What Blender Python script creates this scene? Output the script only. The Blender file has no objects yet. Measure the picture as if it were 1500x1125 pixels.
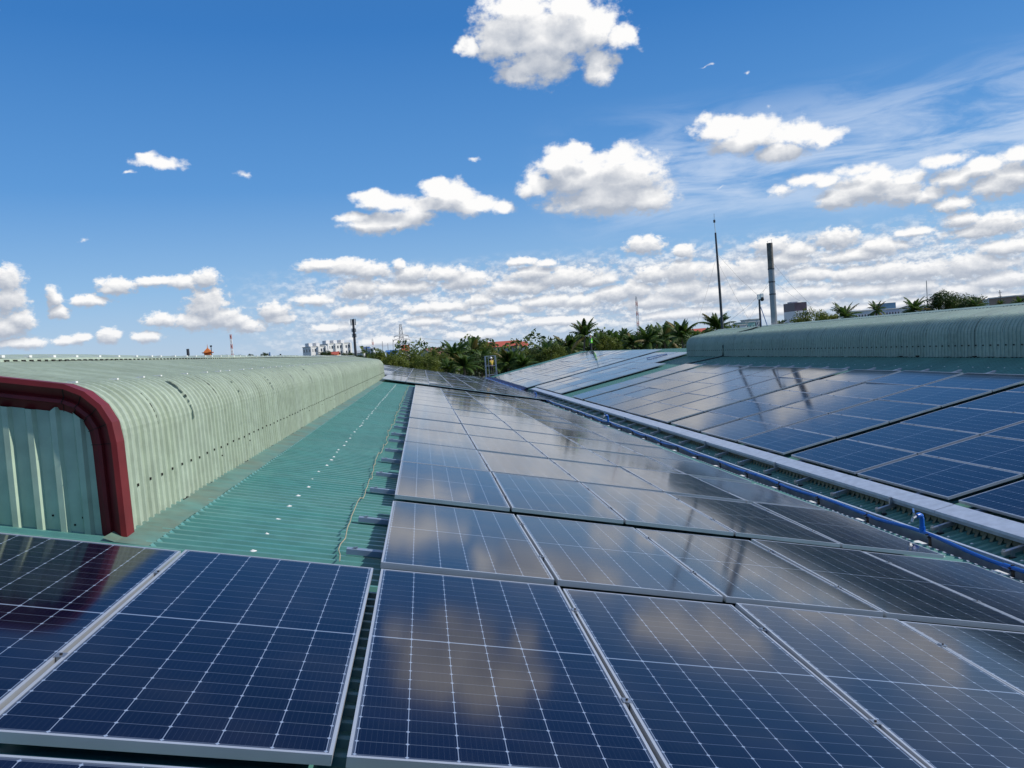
import bpy, bmesh, math, random
from mathutils import Vector, Matrix
R = math.radians
C = bpy.context.scene.collection
S = bpy.context.scene
rnd = random.Random(7)

# ------------------------------------------------------------------ camera
W, H, F = 1500.0, 1125.0, 1182.97
YAW, PITCH, ROLL = 0.1092, -0.0433, -0.0743
_cy, _sy = math.cos(YAW), math.sin(YAW)
fwd = Vector((_sy*math.cos(PITCH), _cy*math.cos(PITCH), math.sin(PITCH)))
_r = Vector((_cy, -_sy, 0)); _u = _r.cross(fwd)
rgt = _r*math.cos(ROLL)+_u*math.sin(ROLL)
upv = -_r*math.sin(ROLL)+_u*math.cos(ROLL)
cam = bpy.data.cameras.new('camera'); camo = bpy.data.objects.new('camera', cam); C.objects.link(camo)
cam.sensor_fit = 'HORIZONTAL'; cam.sensor_width = 36.0; cam.lens = 36.0*F/W
cam.clip_start = 0.05; cam.clip_end = 20000
camo.matrix_world = Matrix((rgt, upv, -fwd)).transposed().to_4x4()
S.camera = camo

def ray(px, py):
    return (fwd+rgt*((px-W/2)/F)-upv*((py-H/2)/F)).normalized()
def at_y(px, py, Y):
    d = ray(px, py); return d*(Y/d.y)
def azel(px, py):
    d = ray(px, py); return math.degrees(math.atan2(d.x, d.y)), math.degrees(math.asin(d.z))

# ------------------------------------------------------------------ sun, sky, exposure
SUN_AZ, SUN_EL = R(99), R(36)          # azimuth from +Y towards +X
S.view_settings.view_transform = 'Standard'; S.view_settings.look = 'None'
S.view_settings.exposure = 0.0; S.view_settings.gamma = 1.0
S.render.engine = 'CYCLES'
S.cycles.use_denoising = True
S.cycles.max_bounces = 6; S.cycles.diffuse_bounces = 3; S.cycles.glossy_bounces = 3
S.cycles.transparent_max_bounces = 6; S.cycles.caustics_reflective = False; S.cycles.caustics_refractive = False
sun = bpy.data.lights.new('sun', 'SUN'); suno = bpy.data.objects.new('sun', sun); C.objects.link(suno)
sun.energy = 4.2; sun.angle = R(0.55); sun.color = (1.0, 0.95, 0.87)
sdir = Vector((math.sin(SUN_AZ)*math.cos(SUN_EL), math.cos(SUN_AZ)*math.cos(SUN_EL), math.sin(SUN_EL)))
suno.rotation_euler = sdir.to_track_quat('Z', 'Y').to_euler()
suno.location = sdir*300

SKY = 0.1
world = bpy.data.worlds.new('World'); S.world = world; world.use_nodes = True
nt = world.node_tree; nt.nodes.clear()
def sock(n, i, v):
    if v is None: return
    if isinstance(v, bpy.types.NodeSocket): nt.links.new(v, n.inputs[i])
    else: n.inputs[i].default_value = v
def mth(op, a, b=None, c=None, clamp=False):
    n = nt.nodes.new('ShaderNodeMath'); n.operation = op; n.use_clamp = clamp
    sock(n, 0, a); sock(n, 1, b); sock(n, 2, c); return n.outputs[0]
def vec(op, a, b=None, c=None, out=0):
    n = nt.nodes.new('ShaderNodeVectorMath'); n.operation = op
    sock(n, 0, a); sock(n, 1, b); sock(n, 2, c); return n.outputs[out]
def sstep(x, a, b):
    n = nt.nodes.new('ShaderNodeMapRange'); n.interpolation_type = 'SMOOTHSTEP'
    sock(n, 0, x); sock(n, 1, a); sock(n, 2, b); sock(n, 3, 0.0); sock(n, 4, 1.0); return n.outputs[0]
def noise(v, scale, detail, rough=0.55, col=False, dist=0.0):
    n = nt.nodes.new('ShaderNodeTexNoise'); n.noise_dimensions = '3D'
    sock(n, 'Vector', v); n.inputs['Scale'].default_value = scale; n.inputs['Detail'].default_value = detail
    n.inputs['Roughness'].default_value = rough; n.inputs['Distortion'].default_value = dist
    return n.outputs['Color' if col else 'Fac']
def mixc(f, a, b):
    n = nt.nodes.new('ShaderNodeMix'); n.data_type = 'RGBA'
    sock(n, 0, f); sock(n, 6, a); sock(n, 7, b); return n.outputs[2]
tc = nt.nodes.new('ShaderNodeTexCoord').outputs['Generated']
sep = nt.nodes.new('ShaderNodeSeparateXYZ'); nt.links.new(tc, sep.inputs[0])
az = mth('MULTIPLY', mth('ARCTAN2', sep.outputs[0], sep.outputs[1]), 57.29578)
el = mth('MULTIPLY', mth('ARCSINE', sep.outputs[2]), 57.29578)
cmb = nt.nodes.new('ShaderNodeCombineXYZ'); sock(cmb, 0, az); sock(cmb, 1, el); P = cmb.outputs[0]
hi = sstep(el, 5.5, 13.0)
# cumulus puffs: centre and half-size, given where the photograph shows them and turned into azimuth / elevation
PUFFS = '''800,52,98,50 735,55,48,44 862,42,52,42 912,50,30,22 788,95,62,34 690,72,18,15 876,98,30,24 760,14,60,34 838,12,50,34
850,256,70,38 915,255,66,40 822,238,32,28 890,288,96,28 790,272,34,20 952,290,44,24 845,222,26,16 905,228,38,18 775,280,18,12
662,286,42,24 640,272,26,13 692,300,38,16 735,303,26,11 565,296,46,15 540,286,22,9 560,326,66,17 602,318,42,14 628,302,55,14 520,320,30,9
236,238,38,11 214,231,18,8,.3 190,255,15,5,.78 358,258,14,9,.78 123,350,13,6,.78 698,231,18,5,.78 1032,97,12,3,.78 1098,106,9,5,.78 1055,275,10,4,.78
1330,262,34,16,.15 1360,285,36,16,.15 1395,300,40,14,.15 1400,262,40,18,.1 1250,250,40,12,.3 1180,262,36,12,.3 1385,235,50,14,.3 1060,186,48,22 1110,186,44,23 1160,196,44,22 1205,202,36,18 1092,207,56,19 1142,226,38,16 1030,178,20,12,.3
1270,276,66,27 1230,290,38,20 1322,282,42,20 1290,256,32,16 1212,266,22,9 1145,280,34,11,.5
1440,246,38,18 1482,256,44,23 1462,272,46,20 1500,225,40,14
1410,322,32,13 1460,326,48,16 1440,337,58,11 1340,340,33,7 945,359,32,15 1002,368,21,11
1130,360,33,16 1168,366,32,14 1150,382,42,11 1225,350,38,18 1290,361,42,14 1252,374,66,11
1352,396,56,12 1425,388,62,16 1475,362,46,14 1300,397,46,13 1250,402,46,11 1190,402,38,10 1102,396,46,15 1050,397,33,13 1000,397,38,15 958,402,32,11
12,410,24,18 14,440,26,24 32,470,24,14 8,482,38,14 80,436,11,15 88,456,16,10 130,441,30,8 172,419,30,10 160,423,18,7 225,412,28,7 300,408,21,12 270,413,28,8
304,448,32,24 322,466,32,15 284,471,32,11 366,478,25,9 342,472,28,11 236,469,28,9 160,491,20,10 216,494,22,7 100,500,26,6 30,504,40,7 120,494,16,6
470,388,36,8 510,391,42,11 540,396,38,10 585,388,12,7 526,421,33,13 602,401,33,11 652,401,38,9 592,421,48,10 682,411,38,11 766,383,22,6 800,386,16,5 780,401,38,10
832,406,56,12 872,411,33,8 760,421,56,10 702,440,23,8 520,456,32,9 642,450,56,7 742,455,46,7 802,441,46,9 852,441,32,9 902,431,38,10 932,424,28,12 622,471,28,7 682,466,18,6
402,455,26,12 412,466,22,7 460,440,30,7 960,441,56,10 1002,424,46,11 1042,431,46,12 1102,431,38,10 1182,431,56,9 1262,426,56,9 1332,421,56,10 1402,426,56,9 1462,411,56,11
560,500,40,6 700,490,50,6 820,470,60,6 1000,460,70,7 1150,455,70,7 1320,445,80,7 1450,436,60,7 480,480,30,6'''
puffs = []
for t in PUFFS.split():
    x, y, rx, ry, off = (list(map(float, t.split(',')))+[0.0])[:5]
    a0, e0 = azel(x, y); a1 = azel(x+rx, y)[0]-azel(x-rx, y)[0]; e1 = azel(x, y-ry)[1]-azel(x, y+ry)[1]
    g_ = 1.0 if y < 380 else 1.34
    puffs.append((a0, e0, a1/2*(1.0 if y < 380 else 1.08), e1/2*g_, off-(0.0 if y < 380 else 0.06)))
# clouds outside the frame, so that the panels and a camera a step aside still see a sky with clouds in it
r2 = random.Random(3)
for k in range(16):
    a0 = r2.choice((r2.uniform(48, 110), r2.uniform(-110, -34))); e0 = r2.uniform(4, 26); s_ = 1.5+e0*.18
    puffs.append((a0, e0, s_*1.9, s_*.6, 0)); puffs.append((a0+s_, e0+s_*.4, s_, s_*.5, 0))
def field(p):
    d = None
    for (a0, e0, ra, re, off) in puffs:
        q = vec('LENGTH', vec('MULTIPLY_ADD', p, (1/ra, 1/re, 0), (-a0/ra, -e0/re, 0)), out=1)
        if off > .1: q = mth('MULTIPLY_ADD', q, 1-off*.6, off)
        d = q if d is None else mth('SMOOTH_MIN', d, q, 0.12)
    return d
def density(p):
    w1 = vec('SUBTRACT', noise(p, 0.55, 3, col=True), (0.5, 0.5, 0.5))
    amp = mth('MULTIPLY_ADD', hi, 1.5, 0.7)
    cb = nt.nodes.new('ShaderNodeCombineXYZ'); sock(cb, 0, amp); sock(cb, 1, mth('MULTIPLY', amp, 0.55))
    pw = vec('MULTIPLY_ADD', w1, cb.outputs[0], p)
    d = field(pw)
    st = vec('MULTIPLY', p, (1.0, 1.35, 1.0))
    nlo = noise(st, 1.7, 7, 0.62); nhi = noise(st, 0.75, 8, 0.60)
    n = mth('ADD', mth('MULTIPLY', nlo, mth('SUBTRACT', 1.0, hi)), mth('MULTIPLY', nhi, hi))
    return mth('MULTIPLY_ADD', mth('SUBTRACT', n, 0.5), 1.75, mth('SUBTRACT', 1.0, d)), d
D0, d0 = density(P)
cb2 = nt.nodes.new('ShaderNodeCombineXYZ')
sock(cb2, 0, mth('MULTIPLY_ADD', hi, 0.40, 0.14)); sock(cb2, 1, mth('MULTIPLY_ADD', hi, 1.15, 0.42))
D1, d1 = density(vec('ADD', P, cb2.outputs[0]))
def hgt(d): return mth('POWER', mth('MAXIMUM', d, 0.0001), 0.6)
S0 = mth('SUBTRACT', hgt(D0), hgt(D1))
alpha = sstep(D0, -0.17, 0.40)
lit = mth('ADD', mth('MULTIPLY_ADD', S0, 0.55, mth('MULTIPLY_ADD', mth('SUBTRACT', mth('MULTIPLY', d1, d1), mth('MULTIPLY', d0, d0)), 0.42, 0.30)), mth('MULTIPLY', mth('SUBTRACT', noise(P, 0.8, 3), 0.5), 0.5), clamp=True)
# thin high veil on the right
veil_m = mth('MULTIPLY', sstep(az, 7.0, 20.0), mth('MULTIPLY', sstep(el, 6.0, 9.5), mth('SUBTRACT', 1.0, sstep(el, 11.5, 16.5))))
vn = noise(vec('MULTIPLY', P, (0.22, 1.0, 1.0)), 0.55, 6, 0.6, dist=0.6)
veil = mth('MULTIPLY', veil_m, mth('MULTIPLY', sstep(vn, 0.34, 0.66), 0.70))
# broken low bank near the horizon between the puffs
bm = mth('MULTIPLY', sstep(az, -15.0, -3.0), mth('MULTIPLY', sstep(el, 0.2, 1.6), mth('SUBTRACT', 1.0, sstep(el, 4.9, 7.0))))
def bankn(p): return noise(vec('MULTIPLY', p, (0.75, 1.25, 1.0)), 1.15, 8, 0.62)
b0 = bankn(P); b1 = bankn(vec('ADD', P, (0.08, 0.30, 0.0)))
bank = mth('MULTIPLY', bm, mth('MULTIPLY', sstep(mth('ADD', b0, mth('MULTIPLY', bm, 0.08)), 0.40, 0.62), 0.80))
blit = mth('MULTIPLY_ADD', mth('SUBTRACT', b0, b1), 4.2, 0.34, clamp=True)
sky = nt.nodes.new('ShaderNodeTexSky'); sky.sky_type = 'NISHITA'; sky.sun_disc = False
sky.sun_elevation = SUN_EL; sky.sun_rotation = SUN_AZ
sky.air_density = 1.0; sky.dust_density = 0.35; sky.ozone_density = 2.5; sky.altitude = 10
hsv = nt.nodes.new('ShaderNodeHueSaturation'); hsv.inputs['Saturation'].default_value = 1.32; hsv.inputs['Value'].default_value = 1.0
hsv.inputs['Hue'].default_value = 0.493
nt.links.new(sky.outputs[0], hsv.inputs['Color'])
base = hsv.outputs[0]
k = 1/SKY
ramp = nt.nodes.new('ShaderNodeValToRGB'); nt.links.new(mth('DIVIDE', el, 90.0, clamp=True), ramp.inputs[0])
STOPS = [(0.0, (.47, .62, .84)), (.06, (.28, .50, .82)), (.13, (.115, .325, .72)), (.24, (.045, .205, .58)), (.45, (.045, .14, .40)), (1.0, (.05, .12, .32))]
er = ramp.color_ramp.elements
while len(er) < len(STOPS): er.new(0.5)
for e_, (p_, c_) in zip(er, STOPS): e_.position = p_; e_.color = (*c_, 1)
clear = vec('SCALE', ramp.outputs[0]); clear.node.inputs['Scale'].default_value = k
base = mixc(0.8, base, clear)
base = mixc(veil, base, (0.62*k, 0.73*k, 0.90*k, 1))
bcol = mixc(blit, (0.42*k, 0.50*k, 0.64*k, 1), (0.97*k, 0.97*k, 0.97*k, 1))
base = mixc(bank, base, bcol)
ccol = mixc(lit, (0.42*k, 0.47*k, 0.56*k, 1), (0.99*k, 0.985*k, 0.98*k, 1))
lowhaze = mth('MULTIPLY', mth('SUBTRACT', 1.0, sstep(el, 0.5, 5.0)), 0.22)
ccol = mixc(lowhaze, ccol, (0.60*k, 0.68*k, 0.82*k, 1))
base = mixc(alpha, base, ccol)
# unseen scattered clouds added high overhead to make the sky light more neutral
oh = mth('MULTIPLY', sstep(el, 36.0, 50.0), sstep(noise(tc, 2.2, 6, 0.6), 0.46, 0.60))
base = mixc(mth('MULTIPLY', oh, 0.85), base, (0.80*k, 0.82*k, 0.86*k, 1))
bg = nt.nodes.new('ShaderNodeBackground'); bg.inputs['Strength'].default_value = SKY
nt.links.new(base, bg.inputs['Color'])
wo = nt.nodes.new('ShaderNodeOutputWorld'); nt.links.new(bg.outputs[0], wo.inputs[0])
world.cycles.sampling_method = 'MANUAL'; world.cycles.sample_map_resolution = 512

# ------------------------------------------------------------------ materials
def mat(name): 
    m = bpy.data.materials.new(name); m.use_nodes = True
    b = m.node_tree.nodes['Principled BSDF']; return m, m.node_tree, b
def nodes(t, kind, **kw):
    n = t.nodes.new(kind)
    for a, v in kw.items(): setattr(n, a, v)
    return n
def plain(name, col, rough=0.6, metal=0.0, var=0.12, scale=3.0, bump=0.0, spec=0.5):
    """a paint or metal with an even colour broken by a little noise in tone and gloss"""
    m, t, b = mat(name)
    tcn = nodes(t, 'ShaderNodeTexCoord'); nz = nodes(t, 'ShaderNodeTexNoise')
    nz.inputs['Scale'].default_value = scale; nz.inputs['Detail'].default_value = 6
    t.links.new(tcn.outputs['Object'], nz.inputs['Vector'])
    mr = nodes(t, 'ShaderNodeMapRange'); mr.inputs[1].default_value = .3; mr.inputs[2].default_value = .7
    mr.inputs[3].default_value = 1-var; mr.inputs[4].default_value = 1+var
    t.links.new(nz.outputs['Fac'], mr.inputs[0])
    sc = nodes(t, 'ShaderNodeVectorMath', operation='SCALE'); sc.inputs[0].default_value = col[:3]
    t.links.new(mr.outputs[0], sc.inputs['Scale']); t.links.new(sc.outputs[0], b.inputs['Base Color'])
    b.inputs['Roughness'].default_value = rough; b.inputs['Metallic'].default_value = metal
    b.inputs['Specular IOR Level'].default_value = spec
    if bump:
        bp = nodes(t, 'ShaderNodeBump'); bp.inputs['Strength'].default_value = bump; bp.inputs['Distance'].default_value = .02
        t.links.new(nz.outputs['Fac'], bp.inputs['Height']); t.links.new(bp.outputs[0], b.inputs['Normal'])
    return m
def sheet(name, col, dirt, stretch, amount=.5, rough=.5, fine=6.0, grime=None):
    """painted steel sheet: tone varies sheet by sheet, weather streaks run down the fall, grime in patches"""
    m, t, b = mat(name)
    tcn = nodes(t, 'ShaderNodeTexCoord')
    mp = nodes(t, 'ShaderNodeMapping'); mp.inputs['Scale'].default_value = stretch
    t.links.new(tcn.outputs['Object'], mp.inputs['Vector'])
    n1 = nodes(t, 'ShaderNodeTexNoise'); n1.inputs['Scale'].default_value = 1.0; n1.inputs['Detail'].default_value = 8; n1.inputs['Roughness'].default_value = .65
    t.links.new(mp.outputs[0], n1.inputs['Vector'])
    n2 = nodes(t, 'ShaderNodeTexNoise'); n2.inputs['Scale'].default_value = fine; n2.inputs['Detail'].default_value = 6
    t.links.new(tcn.outputs['Object'], n2.inputs['Vector'])
    r1 = nodes(t, 'ShaderNodeMapRange'); r1.inputs[1].default_value = .38; r1.inputs[2].default_value = .72; r1.inputs[4].default_value = amount
    t.links.new(n1.outputs['Fac'], r1.inputs[0])
    mx = nodes(t, 'ShaderNodeMix', data_type='RGBA'); mx.inputs[6].default_value = (*col, 1); mx.inputs[7].default_value = (*dirt, 1)
    t.links.new(r1.outputs[0], mx.inputs[0])
    r2_ = nodes(t, 'ShaderNodeMapRange'); r2_.inputs[1].default_value = .3; r2_.inputs[2].default_value = .7; r2_.inputs[3].default_value = .86; r2_.inputs[4].default_value = 1.1
    t.links.new(n2.outputs['Fac'], r2_.inputs[0])
    # whole sheets, about a metre wide along the building, differ a little
    sp = nodes(t, 'ShaderNodeSeparateXYZ'); t.links.new(tcn.outputs['Object'], sp.inputs[0])
    fl = nodes(t, 'ShaderNodeMath', operation='FLOOR'); t.links.new(sp.outputs[1], fl.inputs[0])
    wn = nodes(t, 'ShaderNodeTexWhiteNoise', noise_dimensions='1D'); t.links.new(fl.outputs[0], wn.inputs['W'])
    r3 = nodes(t, 'ShaderNodeMapRange'); r3.inputs[3].default_value = .93; r3.inputs[4].default_value = 1.06
    t.links.new(wn.outputs['Value'], r3.inputs[0])
    ml = nodes(t, 'ShaderNodeMath', operation='MULTIPLY'); t.links.new(r2_.outputs[0], ml.inputs[0]); t.links.new(r3.outputs[0], ml.inputs[1])
    sc = nodes(t, 'ShaderNodeVectorMath', operation='SCALE'); t.links.new(mx.outputs[2], sc.inputs[0]); t.links.new(ml.outputs[0], sc.inputs['Scale'])
    out = sc.outputs[0]
    if grime:
        n3 = nodes(t, 'ShaderNodeTexNoise'); n3.inputs['Scale'].default_value = 2.3; n3.inputs['Detail'].default_value = 9; n3.inputs['Roughness'].default_value = .7
        t.links.new(tcn.outputs['Object'], n3.inputs['Vector'])
        r4 = nodes(t, 'ShaderNodeMapRange'); r4.inputs[1].default_value = .55; r4.inputs[2].default_value = .7; r4.inputs[4].default_value = .6
        t.links.new(n3.outputs['Fac'], r4.inputs[0])
        m2 = nodes(t, 'ShaderNodeMix', data_type='RGBA'); m2.inputs[7].default_value = (*grime, 1)
        t.links.new(r4.outputs[0], m2.inputs[0]); t.links.new(out, m2.inputs[6]); out = m2.outputs[2]
    t.links.new(out, b.inputs['Base Color']); b.inputs['Roughness'].default_value = rough
    return m
def leafmat(name, col, col2, trans=.35):
    m, t, b = mat(name); t.nodes.remove(b); out = t.nodes['Material Output']
    tcn = nodes(t, 'ShaderNodeTexCoord'); nz = nodes(t, 'ShaderNodeTexNoise'); nz.inputs['Scale'].default_value = .9; nz.inputs['Detail'].default_value = 5
    t.links.new(tcn.outputs['Object'], nz.inputs['Vector'])
    mr = nodes(t, 'ShaderNodeMapRange'); mr.inputs[1].default_value = .35; mr.inputs[2].default_value = .65; t.links.new(nz.outputs['Fac'], mr.inputs[0])
    mx = nodes(t, 'ShaderNodeMix', data_type='RGBA'); mx.inputs[6].default_value = (*col, 1); mx.inputs[7].default_value = (*col2, 1)
    t.links.new(mr.outputs[0], mx.inputs[0])
    pr = nodes(t, 'ShaderNodeBsdfPrincipled'); pr.inputs['Roughness'].default_value = .5; pr.inputs['Specular IOR Level'].default_value = .3
    t.links.new(mx.outputs[2], pr.inputs['Base Color'])
    tr = nodes(t, 'ShaderNodeBsdfTranslucent'); t.links.new(mx.outputs[2], tr.inputs['Color'])
    ms = nodes(t, 'ShaderNodeMixShader'); ms.inputs[0].default_value = trans
    t.links.new(pr.outputs[0], ms.inputs[1]); t.links.new(tr.outputs[0], ms.inputs[2]); t.links.new(ms.outputs[0], out.inputs[0])
    return m
PW, PL = 1.038, 2.1088
def cellmat():
    m, t, b = mat('solar_cells')
    uv = nodes(t, 'ShaderNodeUVMap'); sp = nodes(t, 'ShaderNodeSeparateXYZ'); t.links.new(uv.outputs[0], sp.inputs[0])
    def M(op, a, b_=None, c=None, clamp=False):
        n = nodes(t, 'ShaderNodeMath', operation=op, use_clamp=clamp)
        for i, v in enumerate((a, b_, c)):
            if v is None: continue
            if isinstance(v, bpy.types.NodeSocket): t.links.new(v, n.inputs[i])
            else: n.inputs[i].default_value = v
        return n.outputs[0]
    def line(d, w):      # 1 inside half-width w, soft edge
        return M('SUBTRACT', 1.0, M('DIVIDE', M('SUBTRACT', d, w*.75), w*.5, clamp=True), clamp=True)
    x, y = sp.outputs[0], sp.outputs[1]
    mx_, cw = .022, (PW-.044)/6
    mid = .010; my_ = .024; ch = (PL/2-my_-mid/2)/12
    fx = M('FRACT', M('DIVIDE', M('SUBTRACT', x, mx_), cw))
    dx = M('MULTIPLY', M('MINIMUM', fx, M('SUBTRACT', 1.0, fx)), cw)
    yc = M('ABSOLUTE', M('SUBTRACT', y, PL/2))
    fy = M('FRACT', M('DIVIDE', M('SUBTRACT', yc, mid/2), ch))
    dy = M('MULTIPLY', M('MINIMUM', fy, M('SUBTRACT', 1.0, fy)), ch)
    lcol = line(dx, .0014); lrow = line(dy, .0011); lmid = line(yc, .0035)
    dia = line(M('ADD', dx, dy), .0075)
    edge = M('MAXIMUM', line(M('SUBTRACT', M('MINIMUM', x, M('SUBTRACT', PW, x)), 0.0), .0185), line(M('MINIMUM', y, M('SUBTRACT', PL, y)), .021))
    fb = M('FRACT', M('MULTIPLY', fx, 9.0)); db = M('MULTIPLY', M('ABSOLUTE', M('SUBTRACT', fb, .5)), cw/9)
    bus = M('MULTIPLY', line(db, .0004), .09)
    ln = M('MAXIMUM', M('MAXIMUM', M('MULTIPLY', lcol, .85), M('MULTIPLY', lrow, .36)), M('MAXIMUM', M('MAXIMUM', M('MULTIPLY', lmid, .9), dia), M('MAXIMUM', M('MULTIPLY', edge, .30), bus)), clamp=True)
    oi = nodes(t, 'ShaderNodeObjectInfo'); tcn = nodes(t, 'ShaderNodeTexCoord')
    nz = nodes(t, 'ShaderNodeTexNoise'); nz.inputs['Scale'].default_value = 2.2; nz.inputs['Detail'].default_value = 5
    t.links.new(tcn.outputs['Object'], nz.inputs['Vector'])
    # each cell a shade of its own, under the glass
    ic = nodes(t, 'ShaderNodeCombineXYZ'); t.links.new(M('FLOOR', M('DIVIDE', M('SUBTRACT', x, mx_), cw)), ic.inputs[0])
    t.links.new(M('FLOOR', M('DIVIDE', y, ch)), ic.inputs[1]); t.links.new(M('MULTIPLY', oi.outputs['Random'], 97.0), ic.inputs[2])
    wn = nodes(t, 'ShaderNodeTexWhiteNoise', noise_dimensions='3D'); t.links.new(ic.outputs[0], wn.inputs['Vector'])
    tone = M('MULTIPLY_ADD', wn.outputs['Value'], .25, M('MULTIPLY_ADD', oi.outputs['Random'], .25, .75))
    cs = nodes(t, 'ShaderNodeVectorMath', operation='SCALE'); cs.inputs[0].default_value = (.0030, .0030, .016); t.links.new(tone, cs.inputs['Scale'])
    mx = nodes(t, 'ShaderNodeMix', data_type='RGBA'); t.links.new(ln, mx.inputs[0]); t.links.new(cs.outputs[0], mx.inputs[6]); mx.inputs[7].default_value = (.27, .34, .47, 1)
    # thin uneven dust on the glass
    du = nodes(t, 'ShaderNodeMapRange'); du.inputs[1].default_value = .45; du.inputs[2].default_value = .8; du.inputs[4].default_value = .035; t.links.new(nz.outputs['Fac'], du.inputs[0])
    m2 = nodes(t, 'ShaderNodeMix', data_type='RGBA'); t.links.new(du.outputs[0], m2.inputs[0]); t.links.new(mx.outputs[2], m2.inputs[6]); m2.inputs[7].default_value = (.34, .33, .30, 1)
    t.links.new(m2.outputs[2], b.inputs['Base Color'])
    rr = nodes(t, 'ShaderNodeMapRange'); rr.inputs[1].default_value = .3; rr.inputs[2].default_value = .7; rr.inputs[3].default_value = .070; rr.inputs[4].default_value = .100
    t.links.new(nz.outputs['Fac'], rr.inputs[0]); t.links.new(rr.outputs[0], b.inputs['Roughness'])
    b.inputs['IOR'].default_value = 1.47
    return m
M_CELL = cellmat()
M_FRAME = plain('anodised_aluminium', (.52, .56, .62), .40, .5, .08)
M_CLAMP = plain('clamp_aluminium', (.45, .47, .50), .4, .9, .1)
M_RAIL = plain('rail_aluminium', (.24, .31, .42), .45, .3, .1)
M_ROOFL = sheet('teal_roof_sheet', (.070, .240, .215), (.120, .275, .245), (.30, 3.0, .30), .75, .32)
M_ROOFR = sheet('teal_roof_sheet_right', (.080, .235, .205), (.12, .27, .235), (.30, 3.0, .30), .7, .38)  # right slope's own teal, close to the left one but rougher
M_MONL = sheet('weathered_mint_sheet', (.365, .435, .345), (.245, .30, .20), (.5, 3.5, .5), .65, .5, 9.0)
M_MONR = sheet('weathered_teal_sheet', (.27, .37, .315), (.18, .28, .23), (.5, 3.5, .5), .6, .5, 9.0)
M_GABLE = sheet('gable_mint_sheet', (.46, .58, .45), (.33, .43, .30), (3, 3, .5), .6, .45, 7.0)
M_FLASH = sheet('flashing_sheet', (.105, .235, .20), (.15, .17, .12), (1.6, 2.6, 1.6), 1.0, .5, 6.0, grime=(.085, .10, .07))
M_RED = plain('red_trim_paint', (.150, .015, .017), .5, 0, .2, 5, 0, .3)
M_MOULD_MARK = plain('black_mould_and_marks', (.012, .013, .010), .95, 0, .4, 30)  # mould on the laps, also plain black dashes, slivers and washers
M_WHITE = plain('white_sealant', (.75, .76, .74), .6, 0, .08)
M_DARK = plain('dark_rubber', (.012, .012, .013), .6, 0, .2)
M_OLIVE = plain('olive_closure', (.115, .125, .075), .7, 0, .25, 12)
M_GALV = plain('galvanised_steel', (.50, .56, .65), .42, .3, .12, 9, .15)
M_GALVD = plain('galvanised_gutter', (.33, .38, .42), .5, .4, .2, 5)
M_BLUE = plain('blue_pipe_plastic', (.006, .11, .48), .35, 0, .1)
M_BLUET = plain('blue_sheet', (.012, .028, .11), .45, 0, .25, 2)
M_ROPE = plain('rope_fibre', (.34, .31, .22), .9, 0, .2, 40)
M_CONC = plain('concrete', (.36, .35, .33), .9, 0, .15, 1)
M_STEEL = plain('stainless_flue', (.25, .265, .285), .38, .75, .1, 3)
M_SOOT = plain('sooty_flue', (.13, .12, .11), .6, .5, .45, 4)
M_POLE = plain('dark_painted_pole', (.045, .05, .06), .5, .2, .2)
M_LGREY = plain('light_grey_steel', (.48, .50, .50), .5, .3, .12)
M_LBLUE = plain('blue_painted_steel', (.06, .16, .38), .5, 0, .15)

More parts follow.
